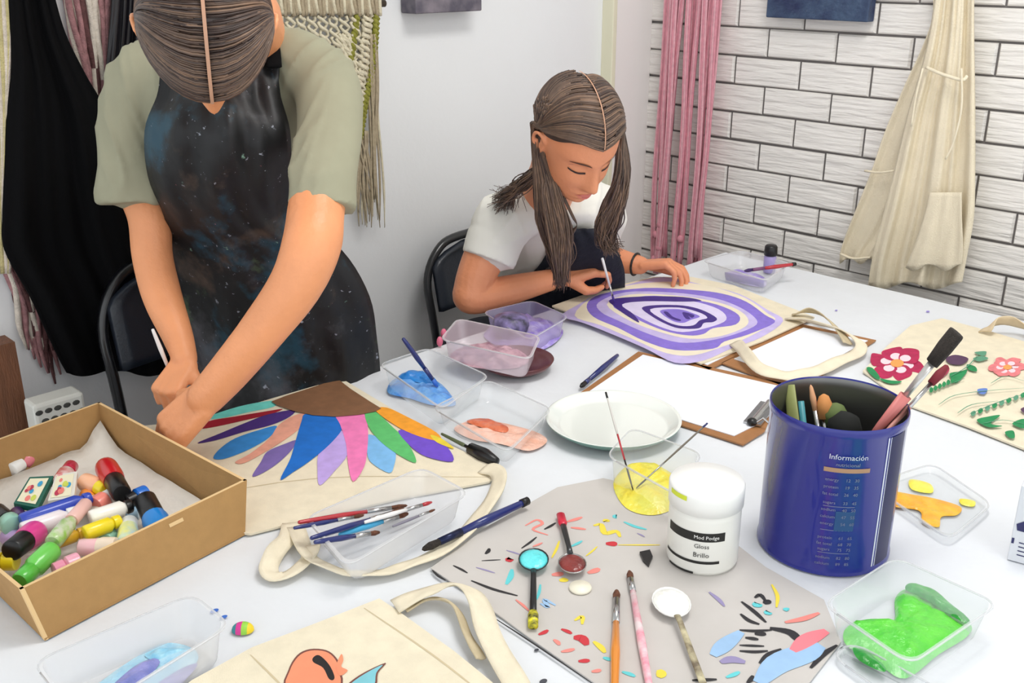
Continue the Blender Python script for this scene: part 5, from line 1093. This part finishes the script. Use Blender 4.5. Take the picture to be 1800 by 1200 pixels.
for i in range(170):       # front layer of the same lock, in front of the ear
    t = rng.rand()
    P = [skull(hg, 1, 60, 200, .004), D(954+16*t, 300, 1.99), D(954+30*t, 340, 2.0), D(962+38*t, 400, 2.04), D(972+28*t, 450, 2.08), D(980+16*t, 464+38*rng.rand(), 2.13)]
    P = [P[0]]+[p+rng.normal(0, .0025, 3) for p in P[1:]]; mb.tube(cr(P, 4), [.0018]*16+[.0014, .0012, .001, .0008, .0005], 4, int(rng.choice((0, 2, 3, 3))))
for i in range(380):       # falling over the back of the right shoulder
    t = rng.rand()
    end = [D(955-8*t, 280+15*t, 1.99), D(938-16*t, 304+20*t, 2.03), D(916-28*t, 322+24*t, 2.09), D(888-22*t+20*rng.rand()**2, 336+34*rng.rand(), 2.15)]
    strand(1, rng.uniform(.8, 30), rng.uniform(.45, 1), end, stop=rng.uniform(60, 80), wob=.0035, r=.0015)
for i in range(420):       # her left side, hanging to the table with a curl at the end
    t = rng.rand()
    end = [D(1084+20*t, 300, 2.0+.05*t), D(1068+30*t, 350, 2.06), D(1050+34*t, 395, 2.10), D(1056+20*t, 422, 2.13), D(1066+30*t*rng.rand(), 436+4*rng.randn(), 2.14)]
    strand(-1, rng.uniform(.8, 1.6) if rng.rand() < .5 else rng.uniform(1, 40), rng.rand()*.6, end, wob=.0025, stop=rng.uniform(68, 84))
for s in range(10):
    mb.tube(cr([D(985, 330+s, 2.02), D(1005, 372+s, 2.03), D(1014, 395, 2.04), D(1006, 412-s, 2.05), D(996, 408, 2.06)], 5), .0009, 4, s % 4)
mb.build('hair', HB, p2)
mb = MB(); P = [skull(hg, 1, 0, a, .0085) for a in np.linspace(24, 125, 24)]; dx = hg.M[:, 0]*.0012; mb.add([p+dx for p in P]+[p-dx for p in P], [(i, i+1, 24+i+1, 24+i) for i in range(23)])
mb.build('hair_parting', SC, p2)
def band(name, c, ax_, r, parent, mat):
    ax_ = nrm(ax_); u = nrm(np.cross(ax_, (0, 0, 1))); v = np.cross(ax_, u); mb = MB(); mb.tube([c+(u*math.cos(t)+v*math.sin(t))*r for t in np.linspace(0, 2*math.pi, 25)], .0028, 8); mb.build(name, mat, parent)
band('bracelet', W1*.90+E1*.10, W1-E1, .0265, p2, BLACK); band('bracelet', W2*.9+E2*.1, W2-E2, .0265, p2, BLACK)
brush('slender white brush with purple tip in the seated girl hand', D(1046, 408, 2.27), Z(1080, 532, .762), .0028, WH, STEEL, pm('purple_bristle', (60, 34, 130), .5), (.78, .9))

GROUPS = dict(paintbrush='paintbrushes on the table', paint_bottle='paint bottles', food_container='clear food containers on the table', container_lid='clear lids on the table', tote_bag='canvas tote bags on the table', folding_chair='black folding chairs', clipboard='clipboards and boards on the table', spoon='spoons on the grey card', hanging_apron='cream aprons on the brick wall', hanging_garment='black garments on the left', picture_card='picture cards in the cardboard box', canvas_picture='canvases on the walls', plate='plates on the table', yarn_hanging='yarn hangings', macrame_hanging='macrame hangings')
for o in bpy.data.objects:
    if o.parent is None and 'label' in o.keys() and 'group' not in o.keys():
        g_ = GROUPS.get(o.name.split('.')[0])
        if g_: o['group'] = g_
for o in bpy.data.objects:
    if '_o' in o.keys(): del o['_o']
